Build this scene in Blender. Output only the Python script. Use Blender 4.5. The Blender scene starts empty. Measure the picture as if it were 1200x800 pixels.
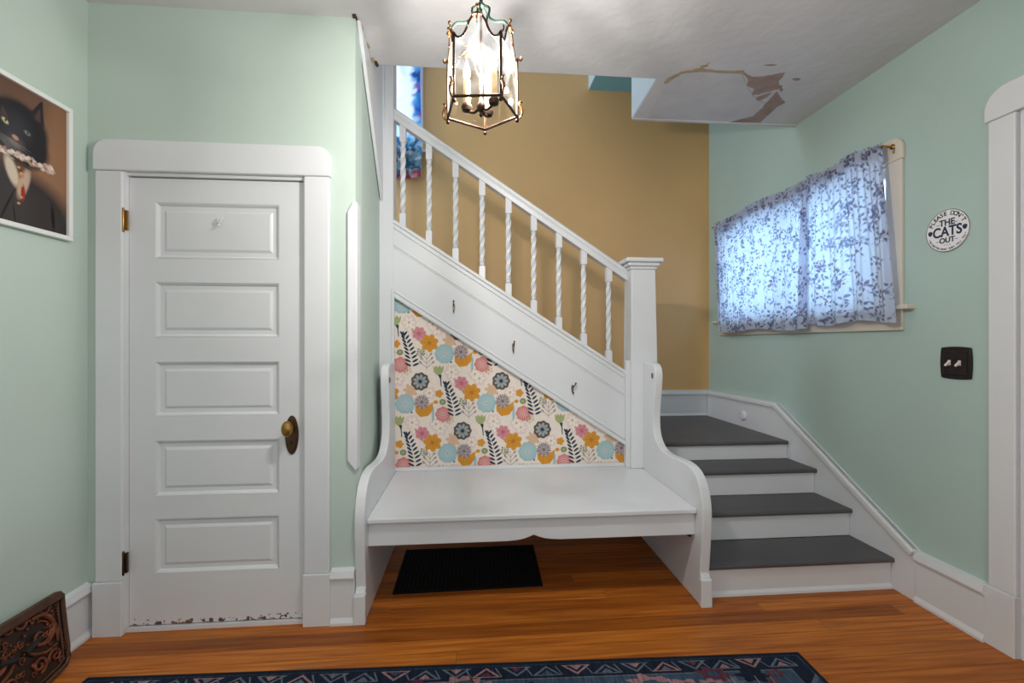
import bpy, bmesh, math, random
import numpy as np
from mathutils import Vector, Matrix
random.seed(7); rng = np.random.default_rng(7)
PI = math.pi
SC = bpy.context.scene
COL = SC.collection

# ------------------------------------------------------------------ camera
TH = math.atan(44 / 530.0)
cam = bpy.data.objects.new('camera', bpy.data.cameras.new('camera'))
COL.objects.link(cam)
cam.location = (0, 0, 1.28)
cam.rotation_euler = (PI / 2, 0, -TH)
cam.data.sensor_width = 36
cam.data.lens = 530 / 1200 * 36
cam.data.shift_y = 1 / 1200
cam.data.clip_start = 0.02
SC.camera = cam

# ------------------------------------------------------------------ world, lights, exposure
SC.view_settings.view_transform = 'Standard'
SC.view_settings.look = 'None'
SC.view_settings.gamma = 1.0
SC.view_settings.use_curve_mapping = False
SC.view_settings.exposure = 0.0
w = bpy.data.worlds.new('daylight'); SC.world = w; w.use_nodes = True
w.node_tree.nodes['Background'].inputs[0].default_value = (0.50, 0.76, 1.0, 1)
w.node_tree.nodes['Background'].inputs[1].default_value = 5.0

def area(name, loc, direction, sx, sy, power, color):
    l = bpy.data.lights.new(name, 'AREA'); l.shape = 'RECTANGLE'; l.size = sx; l.size_y = sy
    l.energy = power; l.color = color
    o = bpy.data.objects.new(name, l); COL.objects.link(o); o.location = loc
    o.rotation_euler = Vector(direction).to_track_quat('-Z', 'Y').to_euler()
    return o
area('rear_fill', (0.2, -2.4, 1.55), (0, 1, 0.02), 3.0, 2.2, 17, (1.0, 0.98, 0.98))  # added frontal fill behind the camera, no window there
area('right_fill', (2.05, -1.3, 1.5), (-1, 0.62, 0), 1.6, 1.8, 9, (1.0, 0.99, 0.99))  # added unseen fill to brighten the left wall
area('left_fill', (-1.55, -1.0, 1.5), (1, 0.8, 0), 1.6, 1.8, 6, (1.0, 0.99, 0.99))  # added unseen fill from the left, balances the right one
area('overhead_fill', (0.2, -0.9, 2.6), (0, 0.25, -1), 1.6, 1.2, 15, (1.0, 0.97, 0.95))  # added downward fill for seat and floor, no fixture modelled
area('upstairs_fill', (-2.3, 3.4, 3.9), (1, 0.12, -0.35), 1.0, 1.2, 36, (0.86, 0.93, 1.0))  # cool fill added upstairs to pale the ochre wall, no window there

# ------------------------------------------------------------------ helpers
S_, C_ = math.sin(TH), math.cos(TH)
def ray(px, py):
    a = (px - 600) / 530; b = (401 - py) / 530
    return (S_ + a * C_, C_ - a * S_, b)
def onX(px, py, X):
    r = ray(px, py); t = X / r[0]; return (X, t * r[1], 1.28 + t * r[2])
def onY(px, py, Y):
    r = ray(px, py); t = Y / r[1]; return (t * r[0], Y, 1.28 + t * r[2])
def onZ(px, py, Z):
    r = ray(px, py); t = (Z - 1.28) / r[2]; return (t * r[0], t * r[1], Z)

def lin(c):
    out = []
    for v in c:
        v = v / 255.0
        out.append(v / 12.92 if v <= 0.04045 else ((v + 0.055) / 1.055) ** 2.4)
    return tuple(out)
def rgba(c): return lin(c) + (1.0,)

def newmat(name):
    m = bpy.data.materials.new(name); m.use_nodes = True
    return m, m.node_tree, m.node_tree.nodes['Principled BSDF']

def paint(name, c, rough=0.5, var=0.06, scale=2.5, bump=0.15, bscale=60, stretch=(1, 1, 1), metal=0.0, c2=None, spec=0.4):
    """paint-like procedural material: large soft mottling and fine relief"""
    m, nt, b = newmat(name)
    N = nt.nodes; L = nt.links
    g = N.new('ShaderNodeNewGeometry'); mp = N.new('ShaderNodeMapping'); mp.inputs['Scale'].default_value = stretch
    L.new(g.outputs['Position'], mp.inputs['Vector'])
    n = N.new('ShaderNodeTexNoise'); n.inputs['Scale'].default_value = scale; n.inputs['Detail'].default_value = 5
    L.new(mp.outputs[0], n.inputs['Vector'])
    r = N.new('ShaderNodeValToRGB')
    k = lin(c); k2 = lin(c2) if c2 else tuple(v * (1 - var * 2) for v in k)
    r.color_ramp.elements[0].position = 0.3; r.color_ramp.elements[0].color = k2 + (1,)
    r.color_ramp.elements[1].position = 0.7; r.color_ramp.elements[1].color = k + (1,)
    L.new(n.outputs['Fac'], r.inputs[0]); L.new(r.outputs[0], b.inputs['Base Color'])
    b.inputs['Roughness'].default_value = rough; b.inputs['Metallic'].default_value = metal
    b.inputs['Specular IOR Level'].default_value = spec
    if bump:
        n2 = N.new('ShaderNodeTexNoise'); n2.inputs['Scale'].default_value = bscale; n2.inputs['Detail'].default_value = 3
        L.new(mp.outputs[0], n2.inputs['Vector'])
        bp = N.new('ShaderNodeBump'); bp.inputs['Strength'].default_value = bump; bp.inputs['Distance'].default_value = 0.002
        L.new(n2.outputs['Fac'], bp.inputs['Height']); L.new(bp.outputs[0], b.inputs['Normal'])
    return m

M = {}
M['mint'] = paint('mint_wall_paint', (195, 212, 203), 0.6, 0.03, 1.6, 0.25, 25)
M['teal'] = paint('sea_green_wall_paint', (182, 206, 200), 0.6, 0.03, 1.6, 0.25, 25)
M['tealup'] = paint('teal_soffit_paint', (140, 200, 214), 0.6, 0.02)
M['iceblue'] = paint('ice_blue_lit_tone', (205, 228, 245), 0.6, 0.02)  # upstairs window light on the opening's side faces, put into the colour
M['yellow'] = paint('ochre_wall_paint', (226, 182, 124), 0.55, 0.03, 1.8, 0.2, 30)
M['ceil'] = paint('ceiling_plaster', (213, 212, 213), 0.8, 0.05, 1.3, 0.8, 9)
M['ceil'].node_tree.nodes['Bump'].inputs['Distance'].default_value = 0.007
M['white'] = paint('white_gloss_paint', (224, 227, 231), 0.35, 0.02, 3, 0.12, 90)
M['whitec'] = paint('cream_white_paint', (224, 214, 200), 0.4, 0.03, 3, 0.12, 90)
M['grey'] = paint('grey_tread_paint', (90, 88, 91), 0.45, 0.08, 5, 0.4, 250)
M['dark'] = paint('dark_void_paint', (40, 36, 33), 0.9, 0.05)
M['brownplaster'] = paint('exposed_brown_plaster', (172, 150, 140), 0.9, 0.12, 20, 0.8, 80)
M['patchplaster'] = paint('patched_plaster', (206, 205, 205), 0.85, 0.05, 8, 0.8, 25)
M['tanpaint'] = paint('stained_plaster_edge', (182, 164, 138), 0.9, 0.1, 20)
M['brass'] = paint('aged_brass', (176, 138, 78), 0.32, 0.12, 30, 0.1, 80, metal=1.0)
M['bronze'] = paint('dark_bronze', (98, 76, 58), 0.42, 0.15, 40, 0.2, 120, metal=0.9)
M['copper'] = paint('copper_highlight', (150, 88, 62), 0.5, 0.3, 30, 0.2, 90, metal=0.5)
M['lantmetal'] = paint('lantern_bronze', (70, 52, 40), 0.5, 0.2, 40, 0.2, 120, metal=0.7)
M['lantgold'] = paint('lantern_gilding', (138, 92, 54), 0.45, 0.2, 40, 0.2, 120, metal=0.6)
M['verdigris'] = paint('verdigris', (36, 58, 48), 0.6, 0.2, 40, 0.3, 120, metal=0.3)
M['ivory'] = paint('ivory_sleeve', (196, 164, 104), 0.6, 0.1, 40, 0.5, 120)
M['iron'] = paint('blackened_iron', (38, 28, 26), 0.45, 0.3, 18, 0.5, 120, metal=0.3, c2=(62, 42, 34))
M['ironrim'] = paint('worn_iron_rim', (52, 40, 34), 0.45, 0.3, 14, 0.5, 120, metal=0.3, c2=(98, 66, 48))
M['rubber'] = paint('black_rubber', (13, 13, 14), 0.65, 0.1, 30, 0.6, 300, spec=0.2)
M['switch'] = paint('dark_switch_plate', (44, 34, 38), 0.4, 0.2, 40, 0.3, 200, metal=0.2)
M['toggle'] = paint('white_toggle', (240, 228, 222), 0.3, 0.0, 3, 0)
M['nickel'] = paint('worn_nickel', (140, 128, 116), 0.35, 0.1, 50, 0.1, metal=0.85)
M['plastic'] = paint('clear_white_plastic', (226, 222, 232), 0.3, 0.02, 3, 0)
M['pframe'] = paint('white_picture_frame', (232, 236, 232), 0.35, 0.01, 3, 0)

def flat(name, c, rough=0.8):
    return paint(name, c, rough, 0.03, 40, 0)

def wood():
    m, nt, b = newmat('fir_floor_varnish'); N = nt.nodes; L = nt.links
    g = N.new('ShaderNodeNewGeometry'); oi = N.new('ShaderNodeObjectInfo')
    cv = N.new('ShaderNodeVectorMath'); cv.operation = 'MULTIPLY_ADD'
    cx = N.new('ShaderNodeCombineXYZ'); L.new(oi.outputs['Random'], cx.inputs[0]); L.new(oi.outputs['Random'], cx.inputs[2])
    cv.inputs[1].default_value = (40, 10, 90)
    L.new(cx.outputs[0], cv.inputs[0]); L.new(g.outputs['Position'], cv.inputs[2])
    mp = N.new('ShaderNodeMapping'); mp.inputs['Scale'].default_value = (1.2, 26, 1)
    L.new(cv.outputs[0], mp.inputs[0])
    n = N.new('ShaderNodeTexNoise'); n.inputs['Scale'].default_value = 2.2; n.inputs['Detail'].default_value = 8; n.inputs['Distortion'].default_value = 0.4
    L.new(mp.outputs[0], n.inputs['Vector'])
    r = N.new('ShaderNodeValToRGB'); e = r.color_ramp.elements
    e[0].position = 0.25; e[0].color = rgba((148, 74, 20)); e[1].position = 0.75; e[1].color = rgba((216, 132, 50))
    L.new(n.outputs['Fac'], r.inputs[0])
    r2 = N.new('ShaderNodeValToRGB'); e = r2.color_ramp.elements
    e[0].position = 0; e[0].color = (0.60, 0.52, 0.46, 1); e[1].position = 1; e[1].color = (1.08, 1.06, 1.0, 1)
    L.new(oi.outputs['Random'], r2.inputs[0])
    mx = N.new('ShaderNodeMix'); mx.data_type = 'RGBA'; mx.blend_type = 'MULTIPLY'; mx.inputs[0].default_value = 1
    L.new(r.outputs[0], mx.inputs[6]); L.new(r2.outputs[0], mx.inputs[7])
    # grey foot wear
    n3 = N.new('ShaderNodeTexNoise'); n3.inputs['Scale'].default_value = 2.3; n3.inputs['Detail'].default_value = 6
    mp3 = N.new('ShaderNodeMapping'); mp3.inputs['Scale'].default_value = (1, 2.4, 1); L.new(g.outputs['Position'], mp3.inputs[0]); L.new(mp3.outputs[0], n3.inputs['Vector'])
    r3 = N.new('ShaderNodeValToRGB'); r3.color_ramp.elements[0].position = 0.58; r3.color_ramp.elements[0].color = (0, 0, 0, 1)
    r3.color_ramp.elements[1].position = 0.74; r3.color_ramp.elements[1].color = (0.6, 0.6, 0.6, 1)
    L.new(n3.outputs['Fac'], r3.inputs[0])
    mx2 = N.new('ShaderNodeMix'); mx2.data_type = 'RGBA'; mx2.inputs[7].default_value = rgba((112, 84, 58))
    L.new(r3.outputs[0], mx2.inputs[0]); L.new(mx.outputs[2], mx2.inputs[6])
    L.new(mx2.outputs[2], b.inputs['Base Color'])
    b.inputs['Roughness'].default_value = 0.42; b.inputs['Specular IOR Level'].default_value = 0.3
    bp = N.new('ShaderNodeBump'); bp.inputs['Strength'].default_value = 0.15; bp.inputs['Distance'].default_value = 0.001
    L.new(n.outputs['Fac'], bp.inputs['Height']); L.new(bp.outputs[0], b.inputs['Normal'])
    return m
M['wood'] = wood()
def chipped():
    """white door paint with brown chips worn along its bottom edge"""
    m = paint('white_door_paint', (224, 227, 231), 0.38, 0.02, 3, 0.12, 90)
    nt = m.node_tree; N = nt.nodes; L = nt.links; b = N['Principled BSDF']
    old = b.inputs['Base Color'].links[0].from_socket
    g = N.new('ShaderNodeNewGeometry'); sp = N.new('ShaderNodeSeparateXYZ'); L.new(g.outputs['Position'], sp.inputs[0])
    n = N.new('ShaderNodeTexNoise'); n.inputs['Scale'].default_value = 60; n.inputs['Detail'].default_value = 4; L.new(g.outputs['Position'], n.inputs['Vector'])
    mr = N.new('ShaderNodeMapRange'); mr.inputs[1].default_value = 0.018; mr.inputs[2].default_value = 0.075; mr.inputs[3].default_value = 0.17; mr.inputs[4].default_value = -0.25
    L.new(sp.outputs[2], mr.inputs[0])
    ad = N.new('ShaderNodeMath'); ad.operation = 'ADD'; L.new(n.outputs['Fac'], ad.inputs[0]); L.new(mr.outputs[0], ad.inputs[1])
    gt = N.new('ShaderNodeMath'); gt.operation = 'GREATER_THAN'; gt.inputs[1].default_value = 0.62; L.new(ad.outputs[0], gt.inputs[0])
    mx = N.new('ShaderNodeMix'); mx.data_type = 'RGBA'; mx.inputs[7].default_value = rgba((110, 74, 62))
    L.new(gt.outputs[0], mx.inputs[0]); L.new(old, mx.inputs[6]); L.new(mx.outputs[2], b.inputs['Base Color'])
    return m
M['doorw'] = chipped()

def pane_mat(name, tint, keep):
    m = bpy.data.materials.new(name); m.use_nodes = True; nt = m.node_tree; N = nt.nodes; L = nt.links; N.clear()
    o = N.new('ShaderNodeOutputMaterial'); t = N.new('ShaderNodeBsdfTransparent'); t.inputs[0].default_value = tint + (1,)
    g = N.new('ShaderNodeBsdfGlossy'); g.inputs['Roughness'].default_value = 0.05
    mx = N.new('ShaderNodeMixShader'); mx.inputs[0].default_value = 1 - keep
    L.new(t.outputs[0], mx.inputs[1]); L.new(g.outputs[0], mx.inputs[2]); L.new(mx.outputs[0], o.inputs[0])
    return m
M['glass'] = pane_mat('window_glass', (0.95, 0.98, 1.0), 0.93)
def lantern_glass():
    m = bpy.data.materials.new('seeded_lantern_glass'); m.use_nodes = True; nt = m.node_tree; N = nt.nodes; L = nt.links; N.clear()
    o = N.new('ShaderNodeOutputMaterial'); t = N.new('ShaderNodeBsdfTransparent'); t.inputs[0].default_value = (0.98, 0.98, 0.98, 1)
    tr = N.new('ShaderNodeBsdfTranslucent'); tr.inputs[0].default_value = (0.95, 0.97, 1, 1)
    g = N.new('ShaderNodeBsdfGlossy'); g.inputs['Roughness'].default_value = 0.02
    geo = N.new('ShaderNodeNewGeometry'); n = N.new('ShaderNodeTexNoise'); n.inputs['Scale'].default_value = 26; n.inputs['Detail'].default_value = 3
    L.new(geo.outputs['Position'], n.inputs['Vector'])
    r = N.new('ShaderNodeMapRange'); r.inputs[1].default_value = 0.35; r.inputs[2].default_value = 0.7; r.inputs[3].default_value = 0.0015; r.inputs[4].default_value = 0.012
    L.new(n.outputs['Fac'], r.inputs[0])
    a = N.new('ShaderNodeMixShader'); L.new(r.outputs[0], a.inputs[0]); L.new(t.outputs[0], a.inputs[1]); L.new(tr.outputs[0], a.inputs[2])
    b = N.new('ShaderNodeMixShader'); b.inputs[0].default_value = 0.03; L.new(a.outputs[0], b.inputs[1]); L.new(g.outputs[0], b.inputs[2])
    L.new(b.outputs[0], o.inputs[0]); return m
M['lglass'] = lantern_glass()
def bulb_mat():
    m = bpy.data.materials.new('glowing_bulb'); m.use_nodes = True; nt = m.node_tree; N = nt.nodes; L = nt.links; N.clear()
    o = N.new('ShaderNodeOutputMaterial'); t = N.new('ShaderNodeBsdfTransparent'); e = N.new('ShaderNodeEmission')
    e.inputs[0].default_value = (1.0, 0.9, 0.76, 1); e.inputs[1].default_value = 30
    mx = N.new('ShaderNodeMixShader'); mx.inputs[0].default_value = 0.12
    L.new(t.outputs[0], mx.inputs[1]); L.new(e.outputs[0], mx.inputs[2]); L.new(mx.outputs[0], o.inputs[0]); return m
M['bulb'] = bulb_mat()
def attr_mat(name, trans=0.0, rough=0.9, weave=0):
    m = bpy.data.materials.new(name); m.use_nodes = True; nt = m.node_tree; N = nt.nodes; L = nt.links; b = N['Principled BSDF']
    a = N.new('ShaderNodeAttribute'); a.attribute_name = 'print'
    b.inputs['Roughness'].default_value = rough; b.inputs['Specular IOR Level'].default_value = 0.2
    L.new(a.outputs['Color'], b.inputs['Base Color'])
    if trans:
        o = N['Material Output']; t = N.new('ShaderNodeBsdfTranslucent'); L.new(a.outputs['Color'], t.inputs[0])
        mx = N.new('ShaderNodeMixShader'); mx.inputs[0].default_value = trans
        L.new(b.outputs[0], mx.inputs[1]); L.new(t.outputs[0], mx.inputs[2]); L.new(mx.outputs[0], o.inputs[0])
    return m
M['curtain'] = attr_mat('printed_voile', 0.5)
M['portrait'] = attr_mat('printed_poster', 0, 0.5)

# ---- mesh helpers
def origin(o):
    v = Vector((0, 0, 0))
    while o: v = v + o.location; o = o.parent
    return v
def obj(name, bm, mats, parent=None, smooth=False, bevel=0.0, fix=True):
    if fix: bmesh.ops.recalc_face_normals(bm, faces=bm.faces)
    if parent: bmesh.ops.translate(bm, verts=bm.verts, vec=-origin(parent))
    me = bpy.data.meshes.new(name); bm.to_mesh(me); bm.free()
    if not isinstance(mats, (list, tuple)): mats = [mats]
    for m in mats: me.materials.append(m)
    if smooth:
        for p in me.polygons: p.use_smooth = True
        try: me.set_sharp_from_angle(angle=math.radians(38))
        except Exception: pass
    o = bpy.data.objects.new(name, me); COL.objects.link(o)
    if parent: o.parent = parent
    if bevel:
        bv = o.modifiers.new('bevel', 'BEVEL'); bv.width = bevel; bv.segments = 2; bv.limit_method = 'ANGLE'; bv.angle_limit = 0.6
    return o
def tag(o, label, cat, group=None, kind=None):
    o['label'] = label
    if cat: o['category'] = cat
    if group: o['group'] = group
    if kind: o['kind'] = kind
    return o
def thing(name, loc, label, cat, group=None):
    o = bpy.data.objects.new(name, None); COL.objects.link(o); o.location = loc; o.empty_display_size = 0.05
    return tag(o, label, cat, group)
def struct(name, bm, m, label=None, **k):
    o = obj(name, bm, m, **k); o['kind'] = 'structure'
    if label: o['label'] = label
    return o
def sempty(name, loc, label):
    o = bpy.data.objects.new(name, None); COL.objects.link(o); o.location = loc; o['kind'] = 'structure'; o['label'] = label; o.empty_display_size = 0.05
    return o
def copy_tree(o, parent=None):
    c = o.copy(); COL.objects.link(c); c.parent = parent
    for ch in list(o.children): copy_tree(ch, c)
    return c
def B(): return bmesh.new()
def box(bm, x0, x1, y0, y1, z0, z1, mi=0):
    v = [bm.verts.new((x, y, z)) for x in (x0, x1) for y in (y0, y1) for z in (z0, z1)]
    for f in ((0, 1, 3, 2), (4, 6, 7, 5), (0, 4, 5, 1), (2, 3, 7, 6), (0, 2, 6, 4), (1, 5, 7, 3)):
        bm.faces.new([v[i] for i in f]).material_index = mi
    return bm
def prism(bm, pts, axis, a, b, mi=0):
    """2D outline pts extruded along axis from a to b; the pts are the two other axes in xyz order"""
    def P(p, t):
        if axis == 'x': return (t, p[0], p[1])
        if axis == 'y': return (p[0], t, p[1])
        return (p[0], p[1], t)
    A = [bm.verts.new(P(p, a)) for p in pts]; Bv = [bm.verts.new(P(p, b)) for p in pts]
    n = len(pts)
    bm.faces.new(A).material_index = mi; bm.faces.new(Bv[::-1]).material_index = mi
    for i in range(n):
        j = (i + 1) % n
        bm.faces.new([A[i], Bv[i], Bv[j], A[j]]).material_index = mi
    return bm
def tube(bm, pts, r, n=8, closed=False, flatz=1.0, mi=0):
    pts = [Vector(p) for p in pts]; m = len(pts); rings = []
    up = Vector((0, 0, 1))
    for i, p in enumerate(pts):
        if closed: d = pts[(i + 1) % m] - pts[i - 1]
        else: d = pts[min(i + 1, m - 1)] - pts[max(i - 1, 0)]
        if d.length < 1e-9: d = Vector((0, 0, 1))
        d.normalize()
        u = up if abs(d.dot(up)) < 0.95 else Vector((1, 0, 0))
        a = d.cross(u).normalized(); b = d.cross(a)
        rr = r[i] if isinstance(r, (list, tuple)) else r
        rings.append([bm.verts.new(p + a * (rr * math.cos(2 * PI * k / n)) + b * (rr * flatz * math.sin(2 * PI * k / n))) for k in range(n)])
    for i in range(m if closed else m - 1):
        A = rings[i]; Bv = rings[(i + 1) % m]
        for k in range(n):
            bm.faces.new([A[k], A[(k + 1) % n], Bv[(k + 1) % n], Bv[k]]).material_index = mi
    if not closed:
        bm.faces.new(rings[0][::-1]).material_index = mi; bm.faces.new(rings[-1]).material_index = mi
    return bm
def lathe(bm, prof, c, n=20, axis='z', mi=0):
    """prof: list of (radius, height) from bottom to top"""
    rings = []
    for r, h in prof:
        ring = []
        for k in range(n):
            a = 2 * PI * k / n; q = (r * math.cos(a), r * math.sin(a), h)
            if axis == 'x': q = (q[2], q[0], q[1])
            elif axis == 'y': q = (q[0], q[2], q[1])
            ring.append(bm.verts.new((c[0] + q[0], c[1] + q[1], c[2] + q[2])))
        rings.append(ring)
    for A, Bv in zip(rings, rings[1:]):
        for k in range(n): bm.faces.new([A[k], A[(k + 1) % n], Bv[(k + 1) % n], Bv[k]]).material_index = mi
    bm.faces.new(rings[0][::-1]).material_index = mi; bm.faces.new(rings[-1]).material_index = mi
    return bm
def ball(bm, c, r, mi=0):
    g = bmesh.ops.create_icosphere(bm, subdivisions=2, radius=r, matrix=Matrix.Translation(c))
    for v in g['verts']:
        for f in v.link_faces: f.material_index = mi
def catmull(pts, n=6, closed=False):
    out = []; m = len(pts)
    for i in range(m if closed else m - 1):
        P = [pts[(i + k) % m] if closed else pts[min(max(i + k, 0), m - 1)] for k in (-1, 0, 1, 2)]
        for s in range(n):
            t = s / n
            out.append(tuple(0.5 * (2 * P[1][d] + (P[2][d] - P[0][d]) * t + (2 * P[0][d] - 5 * P[1][d] + 4 * P[2][d] - P[3][d]) * t * t + (3 * P[1][d] - P[0][d] - 3 * P[2][d] + P[3][d]) * t ** 3) for d in range(len(pts[0]))))
    if not closed: out.append(tuple(pts[-1]))
    return out
def circ(cx, cy, rx, ry=None, n=16, rot=0, k=0, petals=0):
    ry = rx if ry is None else ry; o = []
    for i in range(n):
        a = 2 * PI * i / n; q = 1 + (k * math.cos(petals * a) if petals else 0)
        x, y = rx * q * math.cos(a), ry * q * math.sin(a)
        o.append((cx + x * math.cos(rot) - y * math.sin(rot), cy + x * math.sin(rot) + y * math.cos(rot)))
    return o
def clip(poly, region):
    """clip poly against a convex counter-clockwise region"""
    out = list(poly); n = len(region)
    for i in range(n):
        a, b = region[i], region[(i + 1) % n]
        side = lambda p: (b[0] - a[0]) * (p[1] - a[1]) - (b[1] - a[1]) * (p[0] - a[0])
        src = out; out = []
        for j in range(len(src)):
            p, q = src[j - 1], src[j]; sp, sq = side(p), side(q)
            if (sp >= 0) != (sq >= 0):
                t = sp / (sp - sq); out.append((p[0] + (q[0] - p[0]) * t, p[1] + (q[1] - p[1]) * t))
            if sq >= 0: out.append(q)
        if len(out) < 3: return None
    return out
class Print:
    """flat printed shapes, each layer a hair above the one below"""
    def __init__(s, place, region=None, eps=0.0003):
        s.bm = B(); s.place = place; s.region = region; s.eps = eps; s.mats = []; s.n = 0
    def add(s, poly, mat, layer):
        if s.region:
            poly = clip(poly, s.region)
            if not poly: return
        if mat not in s.mats: s.mats.append(mat)
        s.n += 1
        vs = [s.bm.verts.new(s.place(p[0], p[1], s.eps * (layer + 0.022 * (s.n % 40)))) for p in poly]
        f = s.bm.faces.new(vs); f.material_index = s.mats.index(mat)
    def build(s, name, parent=None):
        return obj(name, s.bm, s.mats, parent, fix=False)

# ================================================================== SETTING
ZC = 2.77; XL = -1.69; XR = 2.2; YD = 2.13; YS = 2.93; YB = 4.087; ZT = 5.2
# ---- floor and its boards
bm = B(); box(bm, -1.9, 2.6, -3.2, 4.2, -0.12, -0.018)
floor = struct('floor', bm, M['wood'], 'orange varnished fir board floor running left to right')
bm = B(); box(bm, -1.9, 2.6, -3.2, 0.72, -0.018, 0)
sf = obj('board_field', bm, M['wood'], floor); sf['kind'] = 'stuff'
PW = 0.0832; y = 0.72; r = 0
while y < 3.16:
    x = -1.9 - random.random() * 0.8
    while x < 2.6:
        L_ = 1.8 + random.random() * 2.4
        x0, x1 = max(x, -1.9), min(x + L_, 2.6)
        if x1 - x0 > 0.03:
            bm = B(); box(bm, x0 + .0006, x1 - .0006, y + .0009, y + PW - .0009, -0.018, 0.0)
            obj('floor_board', bm, M['wood'], floor)
        x += L_
    y += PW; r += 1

# ---- walls
bm = B(); box(bm, XL - .15, XL, -3.2, YD + .12, 0, ZC)
struct('wall_left', bm, M['mint'], 'pale mint green painted wall at left')
bm = B(); box(bm, XL, -1.533, YD, YD + .12, 0, ZC); box(bm, -0.767, -0.545, YD, YD + .12, 0, ZC); box(bm, -1.533, -0.767, YD, YD + .12, 2.022, ZC)
struct('wall_front', bm, M['mint'], 'pale mint green wall around the white panelled door')
bm = B(); box(bm, -1.6, -0.7, YD + .121, YD + .14, 0, 2.1)
struct('wall_closet', bm, M['dark'], 'closet backing behind the panelled door')
bm = B(); prism(bm, [(-0.545, YD + .0), (-0.597, YS + .02), (-0.72, YS + .02), (-0.66, YD + .121), (-0.546, YD + .121)], 'z', 0, ZC)
prism(bm, [(-0.568, 2.48), (-0.597, YS + .02), (-0.72, YS + .02), (-0.69, 2.48)], 'z', ZC, 3.6)
struct('wall_side', bm, M['mint'], 'narrow mint green return wall between the door wall and the bench')
bm = B(); box(bm, XL - .15, XR + .15, -3.35, -3.2, 0, ZC)
struct('wall_rear', bm, M['mint'])
# right wall with window and door openings
WY0, WY1, WZ0, WZ1 = 2.235, 3.80, 1.455, 2.235
bm = B(); X0, X1 = XR, XR + .15
box(bm, X0, X1, 1.66, WY0, 0, ZC); box(bm, X0, X1, WY1, YB + .1, 0, ZC); box(bm, X0, X1, WY0, WY1, 0, WZ0); box(bm, X0, X1, WY0, WY1, WZ1, ZC)
box(bm, X0, X1, 2.94, YB + .1, ZC, ZT)
box(bm, X0, X1, 0.74, 1.66, 2.215, ZC); box(bm, X0, X1, -3.2, 0.74, 0, ZC)
struct('wall_right', bm, M['teal'], 'sea green painted wall with the curtained window')
# back wall (ochre) with the upper window opening
UX0, UX1, UZ0, UZ1 = -1.25, -0.50, 2.98, 4.25
bm = B(); Y0, Y1 = YB, YB + .12
box(bm, -2.6, UX0, Y0, Y1, 0, ZT); box(bm, UX1, XR, Y0, Y1, 0, ZT); box(bm, UX0, UX1, Y0, Y1, 0, UZ0); box(bm, UX0, UX1, Y0, Y1, UZ1, ZT)
struct('wall_back', bm, M['yellow'], 'ochre yellow stairwell wall behind the balustrade')
# upper storey shell
bm = B(); box(bm, -2.72, -2.6, 2.3, YB + .12, 0, ZT); box(bm, -2.6, 1.05, 2.38, 2.478, 3.05, ZT)
struct('wall_upper', bm, M['iceblue'], 'pale upstairs walls of the stairwell')
bm = B(); box(bm, -2.72, XR + .15, 2.3, YB + .12, ZT, ZT + .1)
struct('ceiling_upper', bm, M['ceil'])
bm = B()
box(bm, 1.052, XR, 2.94, YB, 3.6, ZT, 0); box(bm, 1.046, 1.052, 2.94, YB, 3.602, ZT, 1); box(bm, 1.052, XR, 2.5, 2.94, 3.05, ZT, 1)
struct('wall_bulkhead', bm, [M['tealup'], M['iceblue']], 'teal bulkhead above the stair landing with a side coloured pale blue as window lit')
# wall behind the bench, under the stairs
bm = B(); prism(bm, [(-0.60, 0.40), (1.01, 0.40), (1.01, .5895), (-0.60, 1.622)], 'y', YS, YS + .06)
wb = struct('wall_bench', bm, M['white'], 'wallpapered panel under the stairs behind the bench')
bm = B(); box(bm, -0.60, 1.14, 3.12, 3.16, 0, 0.56)
struct('wall_underseat', bm, M['white'])

# ---- ceiling with its cut-out for the stairwell
bm = B()
prism(bm, [(XL - .15, -3.35), (XR + .15, -3.35), (XR + .15, 2.94), (1.05, 2.94), (1.03, 2.48), (-0.52, 2.48), (XL - .15, 2.48)], 'z', ZC, ZC + .28)
ceil = struct('ceiling', bm, M['ceil'], 'rough grey white plaster ceiling')
bm = B(); prism(bm, [(1.0455, 2.944), (1.0255, 2.478), (1.0305, 2.478), (1.0505, 2.944)], 'z', ZC + .006, ZC + .30)
obj('opening_fascia', bm, M['iceblue'], ceil)
def ragged(pts, amp, n=5):
    out = []
    for i in range(len(pts)):
        p, q = pts[i], pts[(i + 1) % len(pts)]
        for s in range(n):
            t = s / n; a = amp if s else 0
            out.append((p[0] + (q[0] - p[0]) * t + random.uniform(-a, a), p[1] + (q[1] - p[1]) * t + random.uniform(-a, a)))
    return out
def ceilpoly(pts, amp):
    q = [(740 + x / 6.0, 70 + y / 6.0) for x, y in pts]
    return [onZ(px, py, ZC)[:2] for px, py in ragged(q, amp)]
def sheet(name, P, z0, z1, mat, parent, label=None):
    bm = B(); prism(bm, P, 'z', z0, z1); o = obj(name, bm, mat, parent)
    if label: o['label'] = label
    return o
sheet('stained_edge', ceilpoly([(228, 160), (262, 120), (345, 80), (420, 72), (480, 50), (550, 18), (500, 58), (600, 74), (790, 74), (806, 110), (770, 94), (480, 80), (360, 92), (280, 140), (242, 168)], 0.35), ZC - .0042, ZC + .001, M['tanpaint'], ceil, 'tan stained crack along the patch edge')
sheet('plaster_patch', ceilpoly([(244, 166), (360, 92), (480, 82), (770, 88), (800, 150), (815, 190), (848, 240), (890, 285), (945, 300), (920, 335), (855, 392), (740, 418), (120, 408)], 0.3), ZC - .0035, ZC + .001, M['patchplaster'], ceil, 'smooth grey plaster patch')
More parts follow.
